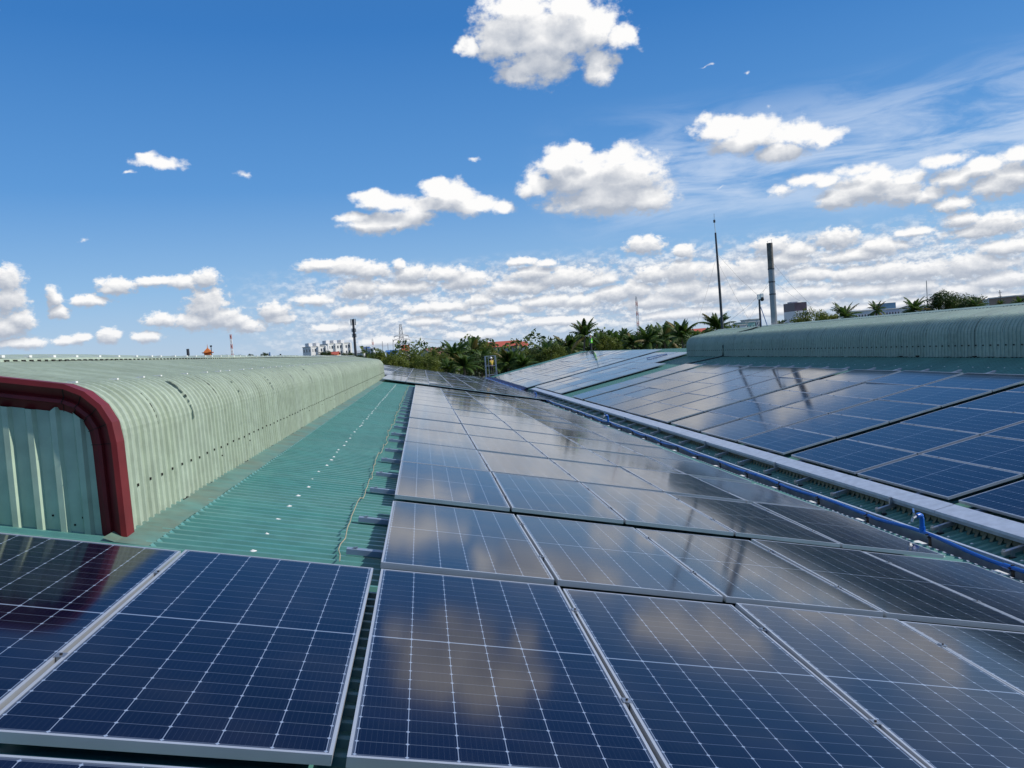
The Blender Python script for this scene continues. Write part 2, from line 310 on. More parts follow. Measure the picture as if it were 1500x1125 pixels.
# ------------------------------------------------------------------ mesh helpers
class MB:
    def __init__(s): s.v = []; s.f = []; s.m = []; s.i = 0; s.uv = None
    def face(s, pts, mi=None):
        n = len(s.v); s.v += [tuple(p) for p in pts]; s.f.append(tuple(range(n, n+len(pts)))); s.m.append(s.i if mi is None else mi)
    def grid(s, rows, mi=None, closed=False, wrap=False):
        n = len(s.v); w = len(rows[0])
        for r_ in rows: s.v += [tuple(p) for p in r_]
        for a in range(len(rows)-1+(1 if wrap else 0)):
            a2 = (a+1) % len(rows)
            for b in range(w-1+(1 if closed else 0)):
                b2 = (b+1) % w
                s.f.append((n+a*w+b, n+a*w+b2, n+a2*w+b2, n+a2*w+b)); s.m.append(s.i if mi is None else mi)
    def box(s, c, d, mi=None, rot=None):
        q = []
        for z in (-1, 1):
            for y in (-1, 1):
                for x in (-1, 1):
                    p = Vector((x*d[0]/2, y*d[1]/2, z*d[2]/2))
                    if rot is not None: p = rot @ p
                    q.append(p+Vector(c))
        n = len(s.v); s.v += [tuple(p) for p in q]
        for f in ((0, 2, 3, 1), (4, 5, 7, 6), (0, 1, 5, 4), (2, 6, 7, 3), (0, 4, 6, 2), (1, 3, 7, 5)):
            s.f.append(tuple(n+i for i in f)); s.m.append(s.i if mi is None else mi)
    def tube(s, pts, rad, seg=8, mi=None, cap=True):
        pts = [Vector(p) for p in pts]; rows = []
        for i, p in enumerate(pts):
            t_ = (pts[min(i+1, len(pts)-1)]-pts[max(i-1, 0)]).normalized()
            a = t_.cross(Vector((0, 0, 1)) if abs(t_.z) < .95 else Vector((1, 0, 0))).normalized(); b = t_.cross(a)
            r_ = rad[i] if isinstance(rad, (list, tuple)) else rad
            rows.append([p+(a*math.cos(2*math.pi*k_/seg)+b*math.sin(2*math.pi*k_/seg))*r_ for k_ in range(seg)])
        s.grid(rows, mi, closed=True)
        if cap: s.face(rows[0], mi); s.face(rows[-1][::-1], mi)
    def bar(s, a, b, w, h=None, mi=None):
        a, b = Vector(a), Vector(b); d = b-a; L = d.length; d.normalize()
        x = d.cross(Vector((0, 0, 1)) if abs(d.z) < .95 else Vector((1, 0, 0))).normalized(); z = x.cross(d)
        s.box((a+b)/2, (w, L, h or w), mi, Matrix((x, d, z)).transposed())
    def mesh(s, name, mats, smooth=False):
        me = bpy.data.meshes.new(name); me.from_pydata(s.v, [], s.f)
        for m_ in (mats if isinstance(mats, (list, tuple)) else [mats]): me.materials.append(m_)
        me.polygons.foreach_set('material_index', s.m)
        if smooth: me.polygons.foreach_set('use_smooth', [True]*len(s.f))
        me.update(); return me
    def build(s, name, mats, parent=None, smooth=False, loc=None):
        o = bpy.data.objects.new(name, s.mesh(name, mats, smooth)); C.objects.link(o)
        if parent: o.parent = parent
        if loc: o.location = loc
        return o
def tag(o, label=None, cat=None, group=None, kind=None):
    for k_, v_ in (('label', label), ('category', cat), ('group', group), ('kind', kind)):
        if v_: o[k_] = v_
    return o
def empty(name, loc=(0, 0, 0), rot=(0, 0, 0), **kw):
    o = bpy.data.objects.new(name, None); o.empty_display_size = .2; C.objects.link(o); o.location = loc; o.rotation_euler = rot
    return tag(o, **kw)
def copy_tree(o, parent=None):
    c = o.copy(); C.objects.link(c)
    if parent: c.parent = parent
    for ch in o.children: copy_tree(ch, c)
    return c

# ------------------------------------------------------------------ the two roof planes (panel tops; roof sheets lie 0.14 m below)
A, B = .2057, .1938
X0, Z0 = -.3273, -1.2074
XR, ZR = 6.3617, -2.2425
def PLN(x, off=0.0): return Z0-(x-X0)*math.tan(A)+off/math.cos(A)
def PRN(x, off=0.0): return ZR+(x-XR)*math.tan(B)+off/math.cos(B)
GROUND = -10.0
PITCH_R = .125
def ribs(y0, y1, h=.024, seed=1):
    """y and height samples across a trapezoidal sheet"""
    out = []; y = y0
    while y < y1-1e-6:
        out += [(y, 0), (y+.062, 0), (y+.076, h), (y+.104, h), (y+.118, 0)]
        y += PITCH_R
    out.append((y1, 0)); return out

# ------------------------------------------------------------------ left hall
hallL = empty('factory_hall', (-3.6, 35, GROUND), label='left factory hall under the teal roof with the pale mint ridge monitor', cat='building')
def local(o, root):
    o.parent = root; q = root; off = Vector((0, 0, 0))
    while q is not None: off += Vector(q.location); off += q.matrix_parent_inverse.translation; q = q.parent
    o.matrix_parent_inverse = Matrix.Translation(-off); return o
YL0, YL1 = -6.0, 74.0
b = MB(); RB = ribs(YL0, YL1)
xs = [-3.6, -1.9, 0.0, 2.0, 4.0, 5.42]
b.grid([[(x, y, PLN(x, -.14)+h) for x in xs] for y, h in RB])
b.grid([[(x, y, PLN(-7.2-x, -.14)+h) for x in (-3.6, -9.0, -12.6)][::-1] for y, h in RB])
# sealed screw heads (white) along the purlins, every second or third rib
b.i = 1
y = 3.0
sr = random.Random(5)
while y < 36:
    for x in (-1.165,):
        z = PLN(x, -.14)+.02
        n = 7; c0 = (x+sr.uniform(-.02, .02), y+sr.uniform(-.03, .03), z+.012)
        rr_ = sr.uniform(.016, .026)
        ring = [(c0[0]+rr_*1.2*math.cos(2*math.pi*q/n), c0[1]+rr_*math.sin(2*math.pi*q/n), z) for q in range(n)]
        for q in range(n): b.face((ring[q], ring[(q+1) % n], c0))
    y += .5 if sr.random() > .12 else .25
for q in range(260):                                     # the eave line and scattered heads
    y = q*.25+2; x = 5.2; z = PLN(x, -.14)+.02
    b.box((x, y, z+.006), (.03, .03, .012))
local(b.build('roof_sheet', [M_ROOFL, M_WHITE]), hallL)
# rib ends at the eave, their sunlit look put into a pale colour
b = MB()
for y, h in RB[::5]:
    z = PLN(5.42, -.14)
    b.face(((5.42, y+.055, z), (5.42, y+.072, z+.02), (5.42, y+.105, z+.02), (5.42, y+.122, z)))
    b.box((5.435, y+.0885, z+.012), (.03, .05, .004))
local(b.build('eave_rib_ends', M_GALV), hallL)
b = MB(); b.box((-3.6, 34, -6.5), (17.6, 79.4, 7.0)); local(b.build('wall', M_CONC), hallL)

def mon_profile(bx, zb, side, rad, zt, slope, rx):
    """(x, z) from the wall foot over the bend to the ridge; side=+1 faces +x. bend crimped in fine dents"""
    pts = [(bx, zb), (bx-side*.005, (zb+zt)/2), (bx-side*.01, zt)]
    cx = bx-side*(.01+rad); end = math.pi/2-math.atan(slope); n = 22
    for q in range(1, n+1):
        a = end*q/n; r_ = rad-(.0016 if q % 2 else 0)
        pts.append((cx+side*r_*math.cos(a), zt+r_*math.sin(a)))
    x, z = pts[-1]
    for q in (.35, .7, 1.0): pts.append((x+(rx-x)*q, z+abs(rx-x)*q*slope))
    return pts, n
def monitor(profile, y0, y1, h, nb, side):
    b = MB(); rows = []
    nrm = []
    for i, (x, z) in enumerate(profile):
        (xa, za), (xb, zb_) = profile[max(0, i-1)], profile[min(len(profile)-1, i+1)]
        t_ = Vector((xb-xa, 0, zb_-za)).normalized(); n = Vector((t_.z, 0, -t_.x))*(1 if side > 0 else -1)
        nrm.append(n)
    # smooth normals through the bend so the dents do not fan out
    y = y0
    while y < y1-.01:
        for dy, hh in ((0, 0), (.056, 0), (.065, h), (.093, h), (.102, 0)):
            rows.append([(x+nrm[i].x*hh, y+dy, z+nrm[i].z*hh) for i, (x, z) in enumerate(profile)])
        y += PITCH_R
    b.grid(rows); return b, nrm
profL, nbL = mon_profile(-1.95, -1.03, 1, .36, -.38, .194, -3.6)
bL, nrmL = monitor(profL, 5.26, 42.0, .018, nbL, 1)
mr_ = random.Random(11)
bL.i = 1                                                  # mould-black sheet laps
y = 6.13
while y < 41:
    i0, i1 = mr_.choice((2, 2, 8, 3)), mr_.choice((18, 21, 24, 15))
    last = None
    for i in range(i0, i1):
        x, z = profL[i]; n = nrmL[i]; w = mr_.uniform(.002, .010)*(1.3 if 5 < i < 20 else .6); yy = y+mr_.uniform(-.004, .004)
        if mr_.random() < .10: w *= 2.0
        p0 = (x+n.x*.023, yy-w, z+n.z*.023); p1 = (x+n.x*.023, yy+w, z+n.z*.023)
        if last and mr_.random() < .82: bL.face((last[0], last[1], p1, p0))
        last = (p0, p1)
    x, z = profL[0]
    y += .94
y = 5.59                                                  # dark washers along the wall rail
while y < 42:
    bL.box((-1.931, y, -.715+mr_.uniform(-.006, .006)), (.008, .016, .018))
    if mr_.random() < .12: bL.box((-1.931, y+.004, -.79+mr_.uniform(-.01, .01)), (.010, .010, .012))
    y += .25
# grimy lower edge, uneven
y = 5.3
while y < 42:
    hh = mr_.uniform(.01, .045); bL.box((-1.942, y+.06, -1.025+hh/2), (.022, .125, hh)); y += .125
bL.i = 2
y = 5.5
while y < 42:                                             # pale sealed screws where the bend meets the top
    x, z = profL[nbL+2]; bL.box((x, y+mr_.uniform(-.05, .05), z+.022), (.06, .035, .012)); y += .5
    if mr_.random() < .35: y += .25
monL = bL.build('ridge_monitor', [M_MONL, M_MOULD_MARK, M_WHITE], smooth=False); local(monL, hallL)
b = MB()                                                  # far side of the monitor and its ridge cap
pf = [(-7.2-x, z) for x, z in profL]
b.grid([[(x, y, z) for x, z in pf] for y in (5.26, 42.0)])
o = b.build('far_sheet', M_MONL, monL)
b = MB()
zr = profL[-1][1]
b.grid([[(-3.6+dx, y+mr_.uniform(0, .03), zr+dz+.02*math.sin(y*.9)*.5) for dx, dz in ((.26, -.035), (.25, -.012), (0, .04), (-.25, -.012))] for y in [5.22+.5*q for q in range(75)]])
b.i = 1
for q in range(260):
    yy = 5.3+q*.14; b.box((-3.6+.262, yy, zr-.035), (.012, mr_.uniform(.04, .08), .03))  # black dashes along the cap edge, about one per rib
b.i = 2
for q in range(70): b.box((-3.6+.2, 5.4+q*.52+mr_.uniform(-.1, .1), zr+.012), (.05, .05, .02))
o = b.build('ridge_cap', [M_MONL, M_MOULD_MARK, M_WHITE], monL)
# gable end: ribbed sheet and folded red trim
inner = [(x-.17, z) if z < -.37 else (x-.12, z-.15) for x, z in profL]
b = MB(); rows = []
xg = -2.05
while xg > -5.1:
    top = None
    for dx, hh in ((0, 0), (-.072, 0), (-.088, -.028), (-.122, -.028), (-.138, 0)):
        x = xg+dx
        zz = -.235+.194*min(abs(x+2.3), 1.3) if x < -2.3 else -.385+math.sqrt(max(.0, .24**2-(x+2.32)**2))-.06
        if x < -3.6: zz = -.235+.194*(1.3-(abs(x+3.6)))
        rows.append([(x, 5.318+hh, -1.2), (x, 5.318+hh, zz+.06)])
    xg -= .14
b.grid(rows)
b.i = 1
for q in range(14): b.box((-2.12-mr_.random()*1.0, 5.316, -1.0+mr_.random()*.75), (.010, .006, .011))
b.build('gable_sheet', [M_GABLE, M_MOULD_MARK], monL)
# trim runs on a coarse, folded version of the profile
cx, rad = -2.32, .365
cp = [(-1.935, -1.06), (-1.945, -.40)]
for a in (.30, .62, .95, 1.27): cp.append((cx+rad*math.cos(a)+.01, -.385+rad*math.sin(a)))
cp += [(-2.62, cp[-1][1]+.194*(abs(-2.62-cp[-1][0]))), (-3.6, .275), (-4.9, .02), (-5.25, -.4), (-5.26, -1.06)]
sec = [(-.022, 5.39), (-.026, 5.248), (.004, 5.241), (.062, 5.290), (.070, 5.270), (.090, 5.264), (.098, 5.295), (.150, 5.325)]
nn = []
for i, (x, z) in enumerate(cp):
    (xa, za), (xb, zb_) = cp[max(0, i-1)], cp[min(len(cp)-1, i+1)]
    t_ = Vector((xb-xa, 0, zb_-za)).normalized(); n = Vector((t_.z, 0, -t_.x)); nn.append(n)
b = MB()
b.grid([[(x-nn[i].x*d*1.05, yy, z-nn[i].z*d*1.05) for d, yy in sec] for i, (x, z) in enumerate(cp)])
b.i = 1
for i in (1, 2, 3, 4, 5):                                 # folded joints
    x, z = cp[i]
    for (d0, y0_), (d1, y1_) in zip(sec[2:-1], sec[3:]):
        p0 = Vector((x-nn[i].x*d0*1.05, y0_-.002, z-nn[i].z*d0*1.05)); p1 = Vector((x-nn[i].x*d1*1.05, y1_-.002, z-nn[i].z*d1*1.05))
        b.bar(p0, p1, .004, .003)
b.build('edge_trim', [M_RED, M_MOULD_MARK], monL)
# flashing over the rib tops with a toothed lower edge
b = MB(); fr = random.Random(4); rows = []
for q in range(int((42.3-5.1)/.125)):
    y = 5.1+q*.125; dz = fr.uniform(-.004, .004)
    rows.append([(-2.0, y, PLN(-2.0, -.14)+.046), (-1.93, y, PLN(-1.93, -.14)+.030+dz), (-1.735, y, PLN(-1.735, -.14)+.026+dz)])
b.grid(rows)
b.i = 1
for y, h in RB[::5]:
    if 5.1 < y < 42.2:
        z = PLN(-1.735, -.14)
        b.face(((-1.735, y-.004, z+.026), (-1.735, y+.056, z+.026), (-1.715, y+.052, z+.002), (-1.715, y, z+.002)))
b.i = 2
for y, h in RB[::5]:
    if 5.1 < y < 42.2:
        z = PLN(-1.73, -.14); b.face(((-1.7345, y+.058, z+.024), (-1.7345, y+.07, z+.024), (-1.728, y+.07, z+.004), (-1.728, y+.058, z+.004)))  # black sliver beside each tooth
local(b.build('flashing', [M_FLASH, M_ROOFL, M_MOULD_MARK]), hallL)

# ------------------------------------------------------------------ right hall
hallR = empty('factory_hall', (14.9, 35, GROUND), label='right factory hall with a shaded blue-green ridge monitor and cable tray at its eave', cat='building')
YR0, YR1 = -6.0, 74.0
b = MB(); RB2 = ribs(YR0, YR1)
b.grid([[(x, y, PRN(x, -.14)+h) for x in (6.08, 9, 12, 14.9)] for y, h in RB2])
b.grid([[(x, y, PRN(29.8-x, -.14)+h) for x in (14.9, 19, 24.2)] for y, h in RB2])
b.i = 1; sr = random.Random(8); y = 2.0
while y < 42:
    x = 12.36; z = PRN(x, -.14)+.02
    n = 6; c0 = (x, y, z+.012); ring = [(x+.026*math.cos(2*math.pi*q/n), y+.022*math.sin(2*math.pi*q/n), z) for q in range(n)]
    for q in range(n): b.face((ring[q], ring[(q+1) % n], c0))
    y += .5
local(b.build('roof_sheet', [M_ROOFR, M_WHITE]), hallR)
b = MB()
b.grid([[(x, y, PRN(x, -.205)+h) for x in (5.62, 6.0, 6.3)] for y, h in RB2])
b.i = 1; y = -3.0
while y < 60:
    x = 5.88+sr.uniform(-.03, .03); z = PRN(x, -.205)+.02
    if sr.random() < .75:
        n = 6; c0 = (x, y, z+.01); ring = [(x+.02*math.cos(2*math.pi*q/n), y+.018*math.sin(2*math.pi*q/n), z) for q in range(n)]
        for q in range(n): b.face((ring[q], ring[(q+1) % n], c0))
    y += .375
local(b.build('eave_sheet', [M_ROOFR, M_WHITE]), hallR)
b = MB()                                                  # toothed closure under the end of the upper sheet
for y, h in RB2[::5]:
    z0 = PRN(6.075, -.14); z1 = PRN(6.05, -.205)
    b.face(((6.078, y-.004, z0+.018), (6.078, y+.056, z0+.018), (6.03, y+.046, z1+.012), (6.03, y+.006, z1+.012)))
    b.face(((6.079, y+.052, z0+.018), (6.079, y+.125, z0+.018), (6.066, y+.115, z0-.03), (6.066, y+.062, z0-.03)))
local(b.build('eave_closure', M_OLIVE), hallR)
b = MB()                                                  # valley gutter
gz = -2.95
b.grid([[(5.44, y, -2.63), (5.44, y, gz), (5.60, y, gz), (5.60, y, -2.50), (5.605, y, -2.475), (5.645, y, -2.472), (5.65, y, -2.50)] for y in (YR0, 10, 30, 50, YR1)])
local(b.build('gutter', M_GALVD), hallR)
b = MB(); b.box((5.627, 34, -2.466), (.036, 79, .012)); local(b.build('gutter_lip', M_GALV), hallR)
b = MB(); b.box((14.9, 34, -6.5), (18.4, 79.4, 7.0)); local(b.build('wall', M_CONC), hallR)
profR, nbR = mon_profile(13.20, -1.06, -1, .46, -.50, .17, 14.9)
bR, nrmR = monitor(profR, -5.0, 39.2, .016, nbR, -1)
bR.i = 1; mr2 = random.Random(12); y = 3.0
while y < 39:
    if mr2.random() < .8:
        last = None
        for i in range(mr2.choice((1, 2, 4)), mr2.choice((10, 16, 20))):
            x, z = profR[i]; n = nrmR[i]; w = mr2.uniform(.002, .008)
            p0 = (x+n.x*.019, y-w, z+n.z*.019); p1 = (x+n.x*.019, y+w, z+n.z*.019)
            if last: bR.face((last[0], last[1], p1, p0))
            last = (p0, p1)
    y += .94
y = 3.0
while y < 39.2:
    bR.box((13.185, y, -.74), (.02, .03, .03)); y += .25
y = -4
while y < 39:
    hh = mr2.uniform(.01, .03)*(3.5 if mr2.random() < .06 else 1); bR.box((13.186, y+.06, -1.04+hh/2), (.03, .125, hh)); y += .125
bR.i = 2; y = 3
while y < 39: 
    x, z = profR[nbR+2]; bR.box((x, y, z+.024), (.06, .035, .012)); y += .5
monR = bR.build('ridge_monitor', [M_MONR, M_MOULD_MARK, M_WHITE]); local(monR, hallR)
b = MB(); pf = [(29.8-x, z) for x, z in profR]
b.grid([[(x, y, z) for x, z in pf] for y in (-5.0, 39.2)])
b.build('far_sheet', M_MONR, monR)
b = MB(); b.face([(x, 39.15, z) for x, z in profR]+[(x, 39.15, z) for x, z in pf[::-1]]); b.build('gable_sheet', M_MONR, monR)
b = MB(); zr = profR[-1][1]
b.grid([[(14.9+dx, y, zr+dz) for dx, dz in ((-.22, -.02), (0, .03), (.22, -.02))] for y in (-5, 10, 25, 39.2)])
b.i = 1
for q in range(300): b.box((14.9-.222, -4+q*.14, zr-.028), (.01, mr2.uniform(.04, .08), .022))  # row of black dashes along the edge of the cap
b.build('ridge_cap', [M_MONR, M_MOULD_MARK], monR)

# ------------------------------------------------------------------ solar panels
def frame_mesh():
    b = MB(); t_ = .012; hgt_ = .035
    for (x0, y0, x1, y1) in ((0, 0, PW, t_), (0, PL-t_, PW, PL), (0, t_, t_, PL-t_), (PW-t_, t_, PW, PL-t_)):
        b.box(((x0+x1)/2, (y0+y1)/2, -hgt_/2), (x1-x0, y1-y0, hgt_))
    for x0, x1 in ((t_, .03), (PW-.03, PW-t_)): b.box(((x0+x1)/2, PL/2, -hgt_+.002), (x1-x0, PL-2*t_, .002))
    return b
def glass_mesh(name='cell_sheet'):
    b = MB(); b.box((PW/2, PL/2, -.004), (PW-.023, PL-.023, .004)); me = b.mesh(name, M_CELL)
    return me
def add_uv(me):
    l = me.uv_layers.new(name='metres')
    for lp in me.loops:
        co = me.vertices[lp.vertex_index].co; l.data[lp.index].uv = (co.x, co.y)
fm = frame_mesh().mesh('frame', M_FRAME); gm = glass_mesh(); add_uv(gm)
def clamp_mesh(y):
    b = MB(); b.box((PW+.0117, y, .003), (.036, .042, .003)); b.box((PW+.0117, y, -.03), (.014, .04, .06))
    b.i = 1; b.tube([(PW+.0117, y, .004), (PW+.0117, y, .010)], .0055, 6); return b.mesh('clamp', [M_CLAMP, M_DARK])
cms = [clamp_mesh(.58), clamp_mesh(1.68)]
proto = empty('solar_panel')
for nme, me in (('frame', fm), ('cell_sheet', gm), ('clamp', cms[0]), ('clamp', cms[1])):
    o = bpy.data.objects.new(nme, me); C.objects.link(o); o.parent = proto
b = MB()                                                   # far panels: one mesh, frame and cells, too small to show more
t_ = .012
for (x0, y0, x1, y1) in ((0, 0, PW, t_), (0, PL-t_, PW, PL), (0, t_, t_, PL-t_), (PW-t_, t_, PW, PL-t_)):
    b.box(((x0+x1)/2, (y0+y1)/2, -.0175), (x1-x0, y1-y0, .035))
b.i = 1; b.box((PW/2, PL/2, -.004), (PW-.023, PL-.023, .004))
farme = b.mesh('solar_panel', [M_FRAME, M_CELL]); add_uv(farme)
ORD = 'zeroth first second third fourth fifth sixth seventh eighth ninth tenth eleventh twelfth thirteenth fourteenth fifteenth sixteenth seventeenth'.split()
pr = random.Random(21)
PAN = []                                                   # (location, rotation, label, group)
GL, GR = .0234, .0193
def lpanel(u, v, zb, zt, lab, group):
    x = X0+u*math.cos(A); z = Z0-u*math.sin(A)+zb
    rx = math.atan2(zt-zb, PL)+R(pr.uniform(-.38, .38))
    PAN.append(((x, v, z), (rx, A+R(pr.uniform(-.2, .2)), 0), lab, group))
def rpanel(u, v, lab, group):
    PAN.append(((XR+u*math.cos(B), v, ZR+u*math.sin(B)), (R(pr.uniform(-.38, .38)), -B+R(pr.uniform(-.2, .2)), 0), lab, group))
ROWL = {1: (2.5177, -.0215, .0109), 2: (4.7502, .02, .0036), 3: (7.2091, -.0054, .007), 4: (9.4644, .0048, 0), 5: (11.7666, -.002, 0), 6: (14.1, -.01, 0)}
for i, v in enumerate((16.35, 18.55, 20.9, 23.1, 25.3, 27.55, 29.75, 32.0)): ROWL[7+i] = (v, 0, 0)
GA = 'panels on the left roof slope'
for c in range(-3, 5):
    u = c*(PW+GL) if c >= 0 else -.045-PW+(c+1)*(PW+GL)
    side = f'{ORD[c+1]} right of the wide dark gap' if c >= 0 else f'{ORD[-c]} left of the wide dark gap'
    lpanel(u, ROWL[1][0], -.0215, .0109, f'front-row solar panel nearest the camera, {side}', GA)
    lpanel(u, .274, -.03, -.004, f'solar panel cut by the bottom picture edge, {side}', GA)
BEHIND = []
for rr_ in range(2, 15):
    v, zb, zt = ROWL[rr_]
    for c in range(5):
        lpanel(c*(PW+GL), v, zb, zt, f'left-slope solar panel, {ORD[rr_]} row from the camera, {ORD[c+1]} from the teal strip', GA)
v = 36.25
for rr_ in range(17):
    for c in range(-2 if v > 42.3 else 0, 8):
        lpanel(-1.50+c*(PW+GL), v, .03, .03, f'far left-slope solar panel, {ORD[rr_+1]} row past the black gap, {ORD[c+3]} counted down from the ridge', 'panels past the black gap on the left slope')
    v += 2.125 if rr_ % 3 != 1 else 2.34
GB = 'panels on the right roof slope'
rows_r = [4.87, 7.0229, 9.3316, 11.5113, 13.9438, 16.175, 18.4416, 20.9112, 23.1423, 25.33, 27.6, 29.75, 32.4]
for i, v in enumerate(rows_r):
    for c in range(5):
        rpanel(c*(PW+GR), v, f'right-slope solar panel, {ORD[i+1]} row from the camera, {ORD[c+1]} up from the cable tray', GB)
for i, v in enumerate((37.44, 39.6, 41.75, 43.95)):
    for c in range(7 if i else 5):
        rpanel(c*(PW+GR), v, f'right-slope solar panel past the green gap, {ORD[i+1]} row, {ORD[c+1]} up from the tray', 'panels between the green gap and the dark gap')
for i in range(10):
    for c in range(8):
        rpanel(-.36+c*(PW+GR), 46.95+i*2.2, f'farthest right-slope solar panel, {ORD[i+1]} row past the dark gap, {ORD[c+1]} up from the valley', 'panels past the dark gap on the right slope')
def proj(p):
    p = Vector(p); d = p.dot(fwd)
    return (W/2+F*p.dot(rgt)/d, H/2-F*p.dot(upv)/d, d) if d > .3 else None
def seen_area(q):
    m_ = Matrix.LocRotScale(Vector(q[0]), __import__('mathutils').Euler(q[1]), None)
    c_ = [proj(m_ @ Vector(p)) for p in ((0, 0, 0), (PW, 0, 0), (PW, PL, 0), (0, PL, 0))]
    inside = [p for p in c_ if p and -60 < p[0] < 1560 and -60 < p[1] < 1185]
    if not inside: return 0
    if any(p is None for p in c_): return 1e6
    a_ = 0
    for i in range(4): a_ += c_[i][0]*c_[(i+1) % 4][1]-c_[(i+1) % 4][0]*c_[i][1]
    return abs(a_)/2
for q in PAN[:]:
    if seen_area(q) == 0: PAN.remove(q)
PAN.sort(key=seen_area, reverse=True)
for c in range(-2, 5):
    for q in range(1, 3):
        u = c*(PW+GL) if c >= 0 else -.045-PW+(c+1)*(PW+GL)
        BEHIND.append(((X0+u*math.cos(A), .274-2.2*q, Z0-u*math.sin(A)-.03), (0, A, 0), f'solar panel behind the camera, row {ORD[q]} back, {ORD[c+3]} from the ridge side', GA))
rest = PAN[284:]; PAN = PAN[:284]+BEHIND
NEAR = 30.0
used = False
for loc, rot, lab, grp in PAN:
    if loc[1] < NEAR:
        o = copy_tree(proto)
    else:
        o = bpy.data.objects.new('solar_panel', farme); C.objects.link(o)
    o.location = loc; o.rotation_euler = rot; tag(o, lab, 'solar panel', grp)
    if loc[1] < NEAR and ('fifth from' in lab or 'fifth up' in lab or 'first left' in lab):      # no neighbour to clamp to
        for ch in list(o.children):
            if ch.name.startswith('clamp'): bpy.data.objects.remove(ch)
for ch in list(proto.children): bpy.data.objects.remove(ch)
bpy.data.objects.remove(proto)
if rest:
    from mathutils import Euler
    b = MB()
    for loc, rot, lab, grp in rest:
        m_ = Matrix.LocRotScale(Vector(loc), Euler(rot), None)
        for p_ in farme.polygons:
            b.face([m_ @ farme.vertices[i].co for i in p_.vertices], p_.material_index)
    me = b.mesh('distant_solar_panels', [M_FRAME, M_CELL]); l = me.uv_layers.new(name='metres'); q = 0
    for loc, rot, lab, grp in rest:
        for p_ in farme.polygons:
            for i in p_.vertices: l.data[q].uv = farme.vertices[i].co[:2]; q += 1
    o = bpy.data.objects.new('distant_solar_panels', me); C.objects.link(o)
    tag(o, 'last rows of solar panels at the far roof end in front of the trees', 'solar panels', kind='stuff')

# mounting rails: two under every row, ends showing on the teal strips
def rail(a, b_, lab, grp):
    m_ = MB(); a, b_ = Vector(a), Vector(b_); m_.bar(a, b_, .055, .036)
    m_.i = 1; d = (b_-a).normalized(); m_.box(a+d*.06+Vector((0, 0, .026)), (.03, .02, .008))
    o = m_.build('mounting_rail', [M_RAIL, M_CLAMP]); tag(o, lab, 'mounting rail', grp)
for rr_ in range(2, 15):
    v = ROWL[rr_][0]
    for nm, d in (('nearer', .62), ('farther', 1.66)):
        rail((X0-.26, v+d, PLN(X0-.26, -.088)), (X0+5.36, v+d, PLN(X0+5.36, -.088)), f'grey rail end at left row {ORD[rr_]} from the camera, the {nm} of its pair', 'mounting rails under the left panels')
for i, v in enumerate(rows_r):
    for nm, d in (('nearer', .6), ('farther', 1.75)):
        rail((XR+5.55, v+d, PRN(XR+5.55, -.065)), (XR-.03, v+d, PRN(XR-.03, -.065)), f'grey rail end at right row {ORD[i+1]} from the camera, the {nm} of its pair', 'mounting rails under the right panels')

# ------------------------------------------------------------------ rope, cable tray, water pipe
b = MB(); pts = []; y = 5.1; rr2 = random.Random(2)
while y < 34.6:
    pts.append((-.63+.018*math.sin(y*1.7)+.010*math.sin(y*5.3+1)+rr2.uniform(-.010, .010), y, PLN(-.63, -.14)+.045+(.035 if abs((y % 1.1)-.5) < .15 else 0))); y += .16
b.tube(pts, .0042, 6)
tag(b.build('rope', M_ROPE, smooth=True), 'thin beige rope lying along the teal roof over the rail ends', 'rope')

tray = empty('cable_tray', (6.15, -3, PRN(6.15, -.10)), label='galvanised covered cable tray running up the valley beside the right panels', cat='cable tray')
def shed(x, off): return PRN(x, off)
b = MB(); tr = random.Random(6); y = -3.0
b.grid([[(6.03, y, shed(6.03, -.095)), (6.03, y, shed(6.03, -.03)), (6.27, y, shed(6.27, -.03)), (6.27, y, shed(6.27, -.095))] for y in (-3, 10, 20, 30, 45.5)])
b.face([(x, -3, z) for x, z in ((6.03, shed(6.03, -.095)), (6.27, shed(6.27, -.095)), (6.27, shed(6.27, -.03)), (6.03, shed(6.03, -.03)))])
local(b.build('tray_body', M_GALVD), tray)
y = -3.0
while y < 45.4:                                            # lids, each a length of about 2.4 m
    b = MB(); y2 = min(y+2.42, 45.5); dz = tr.uniform(0, .003)
    b.grid([[(6.02, yy, shed(6.02, -.055)), (6.02, yy, shed(6.02, -.022)+dz), (6.28, yy, shed(6.28, -.022)+dz), (6.28, yy, shed(6.28, -.055))] for yy in (y, y2-.006)])
    local(b.build('tray_cover', M_GALV), tray); y = y2
y = 8.82-1.17*9; q = 0
while y < 45:
    b = MB()
    b.bar((5.79, y, shed(5.79, -.125)), (6.30, y, shed(6.30, -.125)), .045, .045)
    b.box((5.80, y, shed(5.80, -.125)+.018), (.03, .012, .05))
    b.box((5.88, y-.03, shed(5.88, -.16)), (.045, .008, .10)); b.box((5.875, y-.035, shed(5.875, -.205)+.02), (.06, .05, .02), 1)
    if q % 3 == 1: b.box((6.0, y, shed(6.0, -.05)), (.035, .03, .09)); b.box((5.985, y, shed(6.0, -.02)), (.05, .03, .006))
    local(b.build('bracket', [M_CLAMP, M_DARK]), tray); y += 1.17; q += 1

